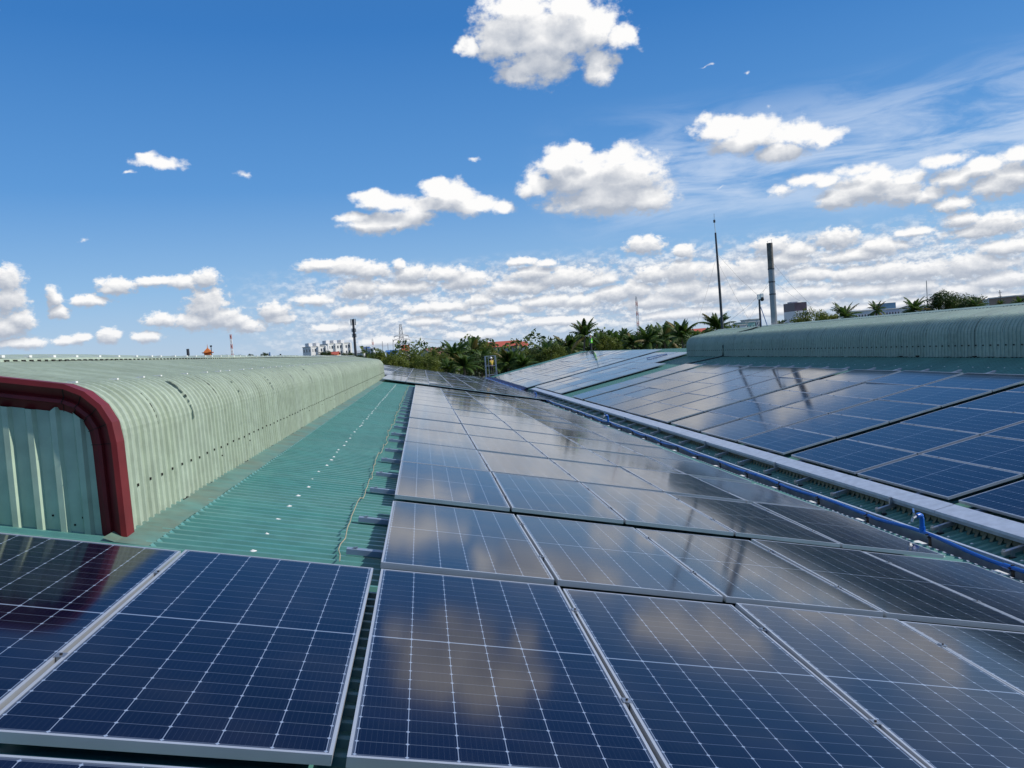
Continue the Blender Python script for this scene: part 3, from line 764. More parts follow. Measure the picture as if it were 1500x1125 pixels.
pipe = empty('water_pipe', (5.5, -3, -2.44), label='bright blue plastic water pipe with small taps along the valley gutter', cat='pipe')
def sag(y): return .022*math.cos(2*math.pi*(y-8.55)/2.2)*(1 if math.sin(y*.37) > -.4 else .5)+.010*math.sin(y*.9)
b = MB(); b.tube([(5.50+.008*math.sin(y_*.7), y_, -2.452+sag(y_)) for y_ in [-3+.25*i for i in range(300)]], .020, 10)
for yy in (1.2, 7.2, 13.2, 19.2, 25.3): b.tube([(5.5+.008*math.sin(yy*.7), yy-.05, -2.452+sag(yy)), (5.5+.008*math.sin(yy*.7), yy+.05, -2.452+sag(yy))], .026, 10)
local(b.build('pipe_run', M_BLUE, smooth=True), pipe)
y = 8.42-1.28*8
while y < 60:
    b = MB(); b.box((5.50, y, -2.495), (.025, .02, .12)); b.box((5.49, y, -2.45+sag(y)), (.07, .022, .012)); b.box((5.50, y, -2.482+sag(y)), (.06, .022, .01))
    b.i = 1; b.box((5.43, y+.10, -2.535), (.10, .17, .012))
    local(b.build('pipe_clip', [M_DARK, M_WHITE]), pipe); y += 1.28
for yy in (8.55, 24.1, 39.6):
    zb = -2.452+sag(yy); b = MB()
    b.tube([(5.5, yy, zb-.01), (5.5, yy, zb+.06)], .034, 10); b.tube([(5.5, yy, zb+.05), (5.5, yy, zb+.155), (5.49, yy-.005, zb+.185), (5.46, yy-.02, zb+.20), (5.42, yy-.03, zb+.195)], [.027, .027, .029, .030, .030], 10)
    tp = local(b.build('tap_riser', M_BLUE, smooth=True), pipe)
    b = MB(); b.tube([(5.42, yy-.03, zb+.195), (5.36, yy-.05, zb+.18)], .018, 8); b.box((5.38, yy-.043, zb+.215), (.02, .02, .04)); b.tube([(5.36, yy-.05, zb+.18), (5.345, yy-.055, zb+.14)], .015, 8)
    local(b.build('valve', M_CLAMP), tp)
    b = MB(); b.bar((5.38, yy-.043, zb+.238), (5.44, yy+.06, zb+.262), .018, .006); local(b.build('handle', M_LBLUE), tp)
# dark blue ribbed strip along the far valley, with a blue tube
b = MB(); y = 47.0
while y < 73:
    b.grid([[(5.62, y+d, PRN(5.62, -.12)+h), (5.98, y+d, PRN(5.98, -.06)+h)] for d, h in ((0, 0), (.25, 0), (.32, .06), (.55, .06), (.62, 0))]); y += .62
b.i = 1; b.tube([(5.55, 46+.5*i, -2.40+.02*math.sin(i*1.3)) for i in range(54)], .035, 6)
tag(b.build('blue_ribbed_strip', [M_BLUET, M_BLUE]), 'dark blue ribbed strip along the far end of the valley gutter', 'cover sheet')

# ------------------------------------------------------------------ chimney, mast, camera pole, cable
CY = 40.0
ch0 = at_y(1134.5, 478, CY); ch1 = at_y(1128, 356, CY)
cx_, cz0 = ch0.x, -.6
chim = empty('chimney', (cx_, CY, cz0), label='tall stainless steel flue chimney with a sooty top, held by thin guy wires', cat='chimney')
zt1 = at_y(1130, 394, CY).z; zt2 = at_y(1132, 431, CY).z
b = MB(); b.tube([(0, 0, 0), (0, 0, zt1-cz0)], .155, 20); b.build('flue', M_STEEL, chim, True)
b = MB(); b.tube([(0, 0, zt1-cz0), (0, 0, ch1.z-cz0)], .15, 20, cap=False); b.build('sooty_flue', M_SOOT, chim, True)
for z in (zt1, zt2, at_y(1131, 413, CY).z):
    b = MB(); b.tube([(0, 0, z-cz0-.03), (0, 0, z-cz0+.03)], .168 if z != zt2+9 else .16, 20); b.build('band', M_POLE, chim)
b = MB(); b.tube([(-.10, .0, ch1.z-cz0), (-.10, 0, ch1.z-cz0+.10)], .008, 5); b.tube([(.12, 0, ch1.z-cz0), (.12, 0, ch1.z-cz0+.18)], .008, 5)
b.grid([[(-.14, -.14, ch1.z-cz0+.09), (.17, -.14, ch1.z-cz0+.19)], [(-.14, .14, ch1.z-cz0+.09), (.17, .14, ch1.z-cz0+.19)]]); b.build('rain_cap', M_GALV, chim)
def guy(parent, a, b_, rad=.0045):
    m_ = MB(); a = Vector(a)-parent.location; b_ = Vector(b_)-parent.location
    m_.tube([a, (a+b_)/2-Vector((0, 0, .12)), b_], rad, 4); m_.build('guy_wire', M_POLE, parent)
for (p0, p1, y1) in (((1133, 386), (1187, 446), 38), ((1134, 413), (1192, 452), 44), ((1131, 413), (1064, 474), 41), ((1131, 400), (1092, 478), 47)):
    guy(chim, at_y(*p0, CY), at_y(*p1, y1))
MY = 48.0
m0 = at_y(1058.5, 480, MY); m1 = at_y(1048, 341, MY); m2 = at_y(1046.5, 326, MY); m3 = at_y(1046, 313, MY)
mast = empty('antenna_mast', (m0.x, MY, -1.5), label='thin dark antenna mast with a whip on top, standing among the palms', cat='mast')
bl = mast.location
b = MB(); b.tube([Vector((m0.x, MY, -1.5))-bl, Vector((m0.x+.5*(m1.x-m0.x), MY, (m0.z+m1.z)/2))-bl, m1-bl], [.085, .075, .055], 10); b.build('pole', M_POLE, mast, True)
b = MB(); b.tube([m1-bl, m2-bl], .018, 6); b.build('stub', M_LGREY, mast)
b = MB(); b.tube([m2-bl, m2-bl+Vector((0, 0, .16))], .07, 8); b.build('lamp', M_POLE, mast, True)
b = MB(); b.tube([m2-bl+Vector((0, 0, .16)), m3-bl], .010, 5); b.build('whip', M_POLE, mast)
guy(mast, at_y(1049.5, 376, MY), at_y(1021, 474, 44), .006); guy(mast, at_y(1050.5, 372, MY), at_y(1118, 440, 42), .006); guy(mast, at_y(1052, 385, MY), at_y(1098, 470, 54), .005)
KY = 33.2
k0 = at_y(1114, 477, KY); k1 = at_y(1115, 434, KY)
cc = empty('camera_pole', (k0.x, KY, k0.z-.05), label='surveillance camera on a short braced pole at the ridge of the right monitor', cat='camera pole')
b = MB(); b.tube([(0, 0, 0), (.02, 0, k1.z-k0.z+.05)], .045, 8); b.build('pole', M_POLE, cc, True)
b = MB(); b.tube([(.05, .02, 0), (.04, .02, 1.05)], .022, 6); b.build('brace', M_LBLUE, cc)
b = MB(); b.tube([(.34, .05, -.02), (.07, .03, .85)], .018, 6); b.build('brace', M_LBLUE, cc)
b = MB(); b.tube([(-.2, -.1, .0), (.02, 0, .35)], .014, 6); b.build('brace', M_LGREY, cc)
b = MB(); b.box((.02, 0, k1.z-k0.z+.03), (.13, .12, .22)); b.box((.13, -.02, k1.z-k0.z+.08), (.12, .1, .16)); b.build('housing', M_WHITE, cc)
b = MB(); b.tube([(.13, -.02, k1.z-k0.z-.0), (.13, -.03, k1.z-k0.z-.10), (.13, -.03, k1.z-k0.z-.16)], [.07, .085, .04], 10); b.build('camera', M_DARK, cc, True)
b = MB(); cpts = [(k0.x-.1, KY, .17), (14.15, 33.3, .09), (13.75, 33.9, -.02), (13.5, 34.15, -.17), (13.32, 34.25, -.33), (13.2, 34.3, -.55), (13.17, 34.3, -.98)]
cpts += [(x, y_, PRN(x, -.14)+.04) for x, y_ in ((13.0, 34.4), (12.6, 34.75), (12.2, 35.1), (11.85, 35.3))]
b.tube(cpts, .028, 7)
tag(b.build('cable', M_DARK, smooth=True), 'black cable hanging down over the shaded right monitor from the camera pole', 'cable')
b = MB()
for q in range(2): b.tube([(13.1-.3*i+.12*math.sin(i*2+q), 42.2+.25*i+.3*q, PRN(13.1-.3*i, .02)+.03*abs(math.sin(i+q))) for i in range(4)], .010, 5)
tag(b.build('cable_bundle', M_BLUE, smooth=True), 'loose blue cables lying behind the far end of the right monitor', 'cables')

# ------------------------------------------------------------------ people
def skin(name, pts, edges, radii, material, parent, root=0, sub=1):
    me = bpy.data.meshes.new(name); me.from_pydata(pts, edges, []); me.materials.append(material)
    o = bpy.data.objects.new(name, me); C.objects.link(o); o.parent = parent
    md = o.modifiers.new('skin', 'SKIN'); md.use_smooth_shade = True
    for i, r_ in enumerate(radii):
        rx_, ry_ = r_ if isinstance(r_, tuple) else (r_, r_)
        me.skin_vertices[0].data[i].radius = (rx_, ry_)
    me.skin_vertices[0].data[root].use_root = True
    s_ = o.modifiers.new('sub', 'SUBSURF'); s_.levels = s_.render_levels = sub
    return o
M_SKIN = plain('skin', (.33, .19, .12), .6, 0, .08)
M_TROU = plain('dark_trousers', (.015, .017, .022), .85, 0, .2, 20)
M_VEST = plain('hi_vis_vest', (.22, .92, .05), .7, 0, .08)
M_SHIRT = plain('ochre_shirt', (.52, .38, .06), .85, 0, .15, 12)
M_LONG = plain('dark_shirt', (.05, .06, .08), .85, 0, .15, 12)
M_HELM = plain('white_helmet', (.80, .80, .80), .3, 0, .03)
M_BOOT = plain('boots', (.02, .018, .015), .7, 0, .1)
def person(loc, yaw, label, reach, top, vest=None):
    root = empty('person', loc, (0, 0, yaw), label=label, cat='person', group='workers on the roofs')
    v = [(0, 0, .93), (0, 0, 1.12), (0, .01, 1.32), (0, 0, 1.44), (0, .0, 1.52), (0, .015, 1.60), (0, .02, 1.70)]
    r_ = [(.15, .11), (.135, .10), (.165, .11), (.09, .07), (.055, .055), (.078, .092), (.070, .085)]
    e = [(0, 1), (1, 2), (2, 3), (3, 4), (4, 5), (5, 6)]
    legs = []
    for s_ in (-1, 1):
        n = len(v); v += [(s_*.09, 0, .86), (s_*.105, .02, .50), (s_*.11, -.01, .10), (s_*.12, .13, .05)]; r_ += [.085, .058, .042, .04]; e += [(0, n), (n, n+1), (n+1, n+2), (n+2, n+3)]
        n = len(v)
        el_ = (s_*.27, .02, 1.14) if not reach else (s_*.24, .20, 1.22)
        wr = (s_*.27, .10, .90) if not reach else (s_*.17, .42, 1.15)
        d = (Vector(wr)-Vector(el_)).normalized()
        palm = Vector(wr)+d*.07
        v += [(s_*.19, 0, 1.40), el_, wr, tuple(palm)]; r_ += [.055, .042, .028, (.034, .018)]; e += [(2, n), (n, n+1), (n+1, n+2), (n+2, n+3)]
        for q, ln in enumerate((.055, .068, .072, .066)):     # four bent fingers and a thumb from the side of the palm
            o_ = Vector((0, (q-1.5)*.018, 0)) if not reach else Vector(((q-1.5)*.018, 0, 0))
            m_ = len(v); k1_ = palm+o_+d*.03; k2_ = k1_+d*ln*.5+Vector((0, 0, -.012)); v += [tuple(k1_), tuple(k2_), tuple(k2_+d*ln*.35+Vector((-s_*.012, 0, -.02)))]; r_ += [.009, .0085, .0075]; e += [(n+3, m_), (m_, m_+1), (m_+1, m_+2)]
        m_ = len(v); t1 = Vector(wr)+d*.03+Vector((-s_*.03, .01, 0)); v += [tuple(t1), tuple(t1+d*.035+Vector((-s_*.01, .01, 0)))]; r_ += [.011, .009]; e += [(n+2, m_), (m_, m_+1)]
    skin('body', v, e, r_, M_SKIN, root)
    skin('trousers', [(0, 0, .99), (0, 0, .90)]+[p for s_ in (-1, 1) for p in ((s_*.095, 0, .84), (s_*.107, .02, .50), (s_*.11, -.005, .13))],
         [(0, 1), (1, 2), (2, 3), (3, 4), (1, 5), (5, 6), (6, 7)], [(.155, .115), (.165, .12), .102, .078, .066, .102, .078, .066], M_TROU, root)
    sp_ = [(0, 0, .97), (0, 0, 1.13), (0, .01, 1.32), (0, 0, 1.435)]; se = [(0, 1), (1, 2), (2, 3)]; sr_ = [(.165, .125), (.155, .115), (.18, .122), (.10, .08)]
    for s_ in (-1, 1):
        n = len(sp_); el_ = (s_*.27, .02, 1.14) if not reach else (s_*.24, .20, 1.22); wr = (s_*.27, .095, .93) if not reach else (s_*.175, .39, 1.155)
        sp_ += [(s_*.19, 0, 1.39), el_, wr]; sr_ += [.068, .054, .04]; se += [(2, n), (n, n+1), (n+1, n+2)]
    skin('shirt', sp_, se, sr_, top, root)
    if vest:
        skin('vest', [(0, 0, .80), (0, 0, 1.13), (0, .01, 1.31), (0, 0, 1.42)], [(0, 1), (1, 2), (2, 3)], [(.20, .155), (.182, .135), (.21, .14), (.13, .10)], vest, root)
        b = MB(); b.tube([(0, 0, 1.05), (0, 0, 1.09)], .172, 16); o = b.build('reflective_band', M_WHITE, root); o.scale = (1.06, .80, 1); o.location.z = 0
    for s_ in (-1, 1):
        skin('boot', [(s_*.11, -.01, .12), (s_*.11, -.01, .06), (s_*.125, .14, .045)], [(0, 1), (1, 2)], [.058, .056, .048], M_BOOT, root)
    b = MB(); rows = []
    for q in range(7):
        a = q/6*math.pi/2; rows.append([(.118*math.cos(a)*math.cos(t_*math.pi/8), .02+.138*math.cos(a)*math.sin(t_*math.pi/8), 1.655+.135*math.sin(a)) for t_ in range(16)])
    b.grid(rows, closed=True)
    b.grid([[(.118*math.cos(t_*math.pi/8), .02+.138*math.sin(t_*math.pi/8), 1.655) for t_ in range(16)], [(.145*math.cos(t_*math.pi/8), .035+.180*math.sin(t_*math.pi/8), 1.645) for t_ in range(16)]], closed=True)
    b.build('helmet', M_HELM, root, True)
    for s_ in (-1, 1):
        b = MB(); b.box((s_*.032, .108, 1.635), (.022, .012, .010)); b.build('eye', M_DARK, root)
    b = MB(); b.face(((-.016, .105, 1.585), (.016, .105, 1.585), (0, .135, 1.588))); b.face(((-.016, .105, 1.585), (0, .135, 1.588), (0, .108, 1.64))); b.face(((.016, .105, 1.585), (0, .108, 1.64), (0, .135, 1.588))); b.box((0, .108, 1.555), (.045, .01, .008)); b.build('face_detail', M_SKIN, root)
    return root
pb = at_y(866.5, 514.5, 71.0)
person((pb.x, 71.0, at_y(863, 488.5, 71.0).z-1.79), R(70), 'worker in a bright green vest and white helmet atop the right panels', False, M_LONG, M_VEST)
qy = 75.6
pq = at_y(721, 547, qy); zq = at_y(720.5, 522.5, qy).z-1.79
person((pq.x, qy, zq), R(-50) + R(80), 'worker in an ochre shirt and white helmet gripping the grey ladder cage', True, M_SHIRT)
cg = empty('ladder_cage', (pq.x-.05, qy, zq), label='grey steel ladder cage with a worker inside at the far valley end', cat='ladder cage')
for x_ in (-.55, .48):
    for y_ in (-.45, .45):
        b = MB(); b.tube([(x_*1.0, y_, -1.0), (x_*.92, y_, 1.88)], .028, 6); b.build('post', M_RAIL, cg)
b = MB(); b.tube([(-.25, -.45, -.6), (-.26, -.45, 1.85)], .022, 6); b.build('post', M_RAIL, cg)
for z_ in (.95, 1.86, .1):
    b = MB(); b.tube([(-.54, -.45, z_), (.47, -.45, z_), (.47, .45, z_), (-.54, .45, z_), (-.54, -.45, z_)], .02, 5); b.build('rail', M_RAIL, cg)

# ------------------------------------------------------------------ ground
m, t, bs = mat('earth_and_grass')
tcn = nodes(t, 'ShaderNodeTexCoord'); nz = nodes(t, 'ShaderNodeTexNoise'); nz.inputs['Scale'].default_value = .02; nz.inputs['Detail'].default_value = 8
t.links.new(tcn.outputs['Object'], nz.inputs['Vector'])
mx = nodes(t, 'ShaderNodeMix', data_type='RGBA'); mx.inputs[6].default_value = (.05, .085, .03, 1); mx.inputs[7].default_value = (.15, .13, .09, 1)
t.links.new(nz.outputs['Fac'], mx.inputs[0]); t.links.new(mx.outputs[2], bs.inputs['Base Color']); bs.inputs['Roughness'].default_value = .95
b = MB(); n = 24
b.grid([[(-6000+12000*i/n, -2000+12000*j/n, GROUND) for i in range(n+1)] for j in range(n+1)])
tag(b.build('ground', m), kind='structure')

# ------------------------------------------------------------------ palms and trees
L_PALM = leafmat('palm_leaf', (.034, .082, .018), (.10, .165, .030), .36)
L_DRY = leafmat('dry_palm_leaf', (.20, .16, .05), (.26, .21, .08), .25)
L_TREE = leafmat('tree_leaf', (.075, .115, .018), (.19, .22, .035), .40)
L_DARK = leafmat('dark_tree_leaf', (.026, .056, .014), (.062, .100, .020), .28)
M_BARK = plain('bark', (.16, .13, .10), .9, 0, .3, 6, .3)
def palm_crown(seed, nf=26, L=3.0):
    r_ = random.Random(seed); b = MB()
    for q in range(nf):
        ya = q*2.39996+r_.uniform(-.25, .25); up = r_.uniform(-.25, 1.25) if q > 4 else r_.uniform(1.0, 1.45); ln = L*r_.uniform(.78, 1.1)
        droop = r_.uniform(.9, 1.7)*(1.0 if up < .9 else .75)
        n = 11; pts = []; p = Vector((0, 0, 0)); an = up
        for s_ in range(n):
            pts.append(p.copy()); an -= droop/n*(.4+1.2*s_/n); p = p+Vector((math.cos(ya)*math.cos(an), math.sin(ya)*math.cos(an), math.sin(an)))*(ln/(n-1))
        b.i = 1 if r_.random() < .06 else 0
        b.tube(pts, [.035*(1-.8*s_/(n-1)) for s_ in range(n)], 3, cap=False)
        side = Vector((-math.sin(ya), math.cos(ya), 0)); tw = r_.uniform(-.5, .5)
        for s_ in range(1, n-1):
            d = (pts[s_+1]-pts[s_]); dn = d.normalized(); nrm_ = dn.cross(side).normalized()
            for hlf in range(4):
                c0 = pts[s_]+d*(hlf/4.0)
                t0 = s_/(n-1)
                ll = ln*.20*(math.sin(math.pi*min(1, .18+t0*.86))**.7)*r_.uniform(.8, 1.15)
                for sg in (-1, 1):
                    lat = (side*sg*math.cos(tw*sg*.4)+dn*.55).normalized()
                    dn_ = Vector((0, 0, -1))
                    a1 = c0+lat*ll*.55+dn_*ll*.10; a2 = c0+lat*ll*.9+dn_*ll*r_.uniform(.35, .75)
                    w = dn*.036
                    b.face((c0-w, c0+w, a1+w*1.2, a1-w*1.2)); b.face((a1-w*1.2, a1+w*1.2, a2+w*.3, a2-w*.3))
    return b.mesh('crown', [L_PALM, L_DRY])
def tree_crown(seed, nclump=34, nleaf=190, flat=.8):
    """unit crown: leaf-sized faces scattered in clumps on a ragged dome of radius about 1"""
    r_ = random.Random(seed); b = MB()
    for q in range(nclump):
        th = r_.uniform(0, 6.283); ph = math.asin(r_.uniform(-.45, 1)); rr_ = r_.uniform(.45, .95)
        c0 = Vector((math.cos(th)*math.cos(ph)*rr_, math.sin(th)*math.cos(ph)*rr_, math.sin(ph)*rr_*flat)); cr = r_.uniform(.16, .36)
        for l in range(nleaf):
            d = Vector((r_.gauss(0, 1), r_.gauss(0, 1), r_.gauss(0, 1))).normalized()
            p = c0+d*cr*(r_.random()**.4); 
            n_ = (d+Vector((r_.gauss(0, .6), r_.gauss(0, .6), r_.gauss(0, .6)+.4))).normalized(); a_ = n_.cross(Vector((r_.gauss(0, 1), r_.gauss(0, 1), r_.gauss(0, 1)))).normalized(); b_ = n_.cross(a_)
            s_ = r_.uniform(.025, .055); b.face((p-a_*s_, p+b_*s_*.5, p+a_*s_*1.1, p-b_*s_*.5))
    return b
PALMS = [palm_crown(i, 24+3*(i % 3)) for i in range(5)]
TREES = [(tree_crown(i+30).mesh('crown', L_TREE), tree_crown(i+40, 44, 190).mesh('crown', L_DARK)) for i in range(3)]
vr = random.Random(17)
def base_trunk(x, y, z1, r0, r1, lean):
    b = MB(); pts = []
    for i in range(7):
        t0 = i/6; pts.append((x+lean*(t0**2-1), y, GROUND+(z1-GROUND)*t0))
    return b, pts, [r0+(r1-r0)*i/6 for i in range(7)]
def palm(px, py, hw, Y, label, group='coconut palms beyond the roofs'):
    top = at_y(px, py, Y); rad = hw*Y/F*1.02; s_ = rad/2.75
    cz = top.z-rad*.74
    root = empty('palm_tree', (top.x, Y, GROUND), label=label, cat='palm tree', group=group)
    b, pts, rr_ = base_trunk(0, 0, cz, .19, .12, vr.uniform(-.8, .8)); pts = [(x, y, z-GROUND) for x, y, z in pts]
    b.tube(pts, rr_, 7); b.build('trunk', M_BARK, root, True)
    o = bpy.data.objects.new('crown', vr.choice(PALMS)); C.objects.link(o); o.parent = root
    o.location = (0, 0, cz-GROUND); o.scale = (s_, s_, s_*vr.uniform(.95, 1.1)); o.rotation_euler = (0, 0, vr.uniform(0, 6.28))
    return root
def tree(px, py, hw, Y, label, dark=False, flat=1.0, group='leafy trees beyond the roofs'):
    top = at_y(px, py, Y); rad = hw*Y/F*1.22; cz = top.z-rad*.78*flat
    root = empty('leafy_tree', (top.x, Y, GROUND), label=label, cat='tree', group=group)
    b, pts, rr_ = base_trunk(0, 0, cz, .22, .10, vr.uniform(-.4, .4)); pts = [(x, y, z-GROUND) for x, y, z in pts]
    b.tube(pts, rr_, 7)
    for q in range(6):
        a = q*1.05+vr.random(); e0 = Vector(pts[-2]); b.tube([e0, e0+Vector((math.cos(a)*rad*.4, math.sin(a)*rad*.4, rad*.35)), e0+Vector((math.cos(a)*rad*.75, math.sin(a)*rad*.75, rad*.6))], [.07, .045, .02], 5)
    b.build('trunk', M_BARK, root, True)
    o = bpy.data.objects.new('crown', vr.choice(TREES)[1 if dark else 0]); C.objects.link(o); o.parent = root
    o.location = (0, 0, cz-GROUND); o.scale = (rad, rad, rad*flat); o.rotation_euler = (0, 0, vr.uniform(0, 6.28))
    return root
tree(566, 516, 26, 94, 'yellow-green bushy tree just right of the left monitor end')
tree(598, 513, 27, 99, 'sunlit yellow-green tree left of the brown-roofed house')
tree(622, 522, 20, 88, 'low yellow-green tree in front of the brown-roofed house')
tree(647, 520, 16, 96, 'small leafy tree touching the right side of the brown-roofed house')
palm(664, 502, 27, 100, 'dark palm at the left end of the palm group, right of the brown-roofed house')
palm(692, 498, 28, 106, 'tall dark palm left of the round green tree')
tree(709, 501, 18, 112, 'round bright green tree between two dark palms')
palm(678, 518, 26, 90, 'low dark palm in front of the tall palms left of the ladder cage')
palm(655, 526, 20, 92, 'low palm right of the low yellow-green tree')
palm(742, 513, 25, 98, 'dark palm directly behind the worker in the ladder cage')
palm(765, 519, 24, 97, 'low dark palm below the long red roof')
palm(716, 524, 20, 96, 'low palm left of the ladder cage')
tree(786, 506, 18, 112, 'dark leafy tree right of the long red roof', True)
palm(800, 501, 23, 103, 'palm just right of the long red roof')
tree(815, 498, 19, 116, 'dark leafy tree behind the lone palms left of the green vest', True)
palm(832, 492, 26, 108, 'palm left of the tallest palm')
palm(855, 472, 28, 104, 'tallest palm, behind the worker in the green vest')
palm(880, 490, 24, 110, 'palm just right of the worker in the green vest')
palm(903, 486, 25, 112, 'palm second to the right of the green-vest worker')
palm(926, 487, 23, 109, 'palm below the red and white lattice mast')
palm(948, 479, 28, 106, 'broad palm right of the red and white lattice mast')
palm(972, 477, 26, 109, 'palm in the middle of the tall group left of the right monitor')
palm(997, 471, 32, 99, 'large pale-fronded palm touching the far end of the right monitor')
palm(1014, 488, 18, 92, 'small palm low behind the rounded end of the right monitor')
palm(1049, 461, 27, 88, 'palm crown beside the foot of the antenna mast')
tree(1070, 483, 12, 140, 'small dark tree right of the antenna mast', True)
tree(1082, 485, 9, 150, 'tiny dark tree left of the camera pole', True)
palm(1143, 468, 13, 120, 'small palm just right of the chimney')
tree(1192, 455, 30, 92, 'bright green leafy tree below the dark tower block')
palm(1236, 446, 26, 88, 'yellow-green palm right of the bright leafy tree')
palm(1283, 443, 17, 100, 'lone palm left of the blue building')
palm(1338, 438, 24, 94, 'spiky lone palm between the blue building and the big dark tree')
tree(1382, 428, 30, 95, 'left half of the big dark tree on the right', True)
tree(1412, 429, 30, 97, 'right half of the big dark tree on the right', True)
palm(1428, 436, 20, 92, 'palm leaning against the big dark tree')
palm(1465, 440, 10, 140, 'small far palm under the thin wire mast')
palm(1492, 436, 14, 110, 'palm cut by the right picture edge')
for i, (px, py, hw, lab) in enumerate(((328, 519, 6, 'small round tree right of the orange pagoda'), (347, 519, 7, 'reddish dark tree at the foot of the left lattice mast'), (366, 519, 7, 'round dark tree left of the teal jib'), (388, 517, 6, 'dark tree behind the teal jib'),
        (431, 520, 7, 'dark tree right of the cream dome'), (477, 513, 9, 'dark tree between the two white apartment blocks'), (508, 515, 10, 'dark tree right of the white apartment blocks'), (540, 516, 14, 'dark tree right of the telecom tower'), (525, 519, 6, 'dark bush at the foot of the telecom tower'))):
    tree(px, py, hw, 190, lab, True)
for (px, py, hw, Y, lab, dk) in ((584, 522, 22, 90, 'low yellow-green bush in front of the leftmost trees', False), (636, 512, 14, 118, 'small round tree behind the brown-roofed house', False), (676, 508, 20, 114, 'dark leafy mass behind the left group of palms', True),
        (698, 520, 22, 96, 'dark shrub below the round bright green tree', True), (728, 517, 18, 108, 'mid green tree left of the long red roof', False), (752, 521, 22, 104, 'dark tree below the middle of the long red roof', True), (775, 514, 18, 104, 'mid green tree below the small orange-roofed house', False),
        (806, 506, 20, 98, 'leafy shrub on the skyline between two small palms', False), (844, 494, 16, 118, 'round dark tree close left of the tallest palm', True), (868, 492, 16, 120, 'dark tree close right of the green-vest worker', True), (893, 492, 18, 104, 'mid green tree low among the skyline palms', False),
        (915, 491, 18, 118, 'dark tree under the red and white lattice mast', True), (936, 488, 18, 118, 'dark tree low right of the lattice mast', True), (960, 487, 18, 116, 'dark tree between the two broad palms', True), (985, 484, 18, 112, 'dark tree left of the large pale-fronded palm', True), (1024, 486, 14, 100, 'yellow-green tree just behind the rounded monitor end', False), (1217, 459, 18, 94, 'low bright tree between the leafy tree and the yellow-green palm', False)):
    tree(px, py, hw, Y, lab, dk)
for (px, py, hw, Y, lab) in ((706, 512, 18, 100, 'small palm low between the round tree and the ladder cage'), (755, 512, 18, 108, 'small palm below the left half of the long red roof'), (818, 500, 18, 106, 'small leaning palm right of the leafy skyline shrub'), (842, 490, 17, 112, 'small palm touching the tallest palm on its left'),
        (892, 484, 18, 116, 'small palm third right of the green-vest worker'), (914, 483, 17, 118, 'small palm close left of the lattice mast'), (960, 479, 18, 118, 'small palm between the broad palm and the middle palm'), (984, 475, 18, 114, 'small palm left of the large pale-fronded palm')):
    palm(px, py, hw, Y, lab)
# the far wood that closes the gaps low between the trunks
b = MB(); wr_ = random.Random(9)
for q in range(14000):
    Y = wr_.uniform(112, 150); px = wr_.uniform(530, 1090); c0 = at_y(px, 520, Y)
    zt = at_y(px, 508-(px-540)*.056+7*math.sin(px*.07)+4*math.sin(px*.19), 125).z
    p = Vector((c0.x, Y, wr_.uniform(GROUND, max(zt, GROUND+3))))
    n_ = Vector((wr_.gauss(0, 1), wr_.gauss(0, 1), wr_.gauss(.5, 1))).normalized(); a_ = n_.cross(Vector((wr_.gauss(0, 1), wr_.gauss(0, 1), wr_.gauss(0, 1)))).normalized(); b_ = n_.cross(a_); s_ = wr_.uniform(.18, .5)
    b.i = 1 if wr_.random() < .4 else 0; b.face((p-a_*s_, p+b_*s_*.45, p+a_*s_, p-b_*s_*.45))  # random faces take the paler leaf colour as painted sunlit leaves
for q in range(9000):                                      # the same wood goes on low down on both sides of the halls
    Y = wr_.uniform(85, 420); x = wr_.uniform(-230, -14) if wr_.random() < .65 else wr_.uniform(60, 260)
    top = -4.6+1.6*math.sin(x*.09)+1.2*math.sin(Y*.11+x*.03)
    p = Vector((x, Y, GROUND+(top-GROUND)*math.sqrt(wr_.random())))
    n_ = Vector((wr_.gauss(0, 1), wr_.gauss(0, 1), wr_.gauss(.8, 1))).normalized(); a_ = n_.cross(Vector((wr_.gauss(0, 1), wr_.gauss(0, 1), wr_.gauss(0, 1)))).normalized(); b_ = n_.cross(a_); s_ = wr_.uniform(1.0, 2.4)
    b.i = 1 if wr_.random() < .4 else 0; b.face((p-a_*s_, p+b_*s_*.45, p+a_*s_, p-b_*s_*.45))  # lit leaves again painted by the paler colour
tag(b.build('far_wood', [L_DARK, L_TREE]), 'dark far wood filling the gaps between the palms', 'wood', kind='stuff')

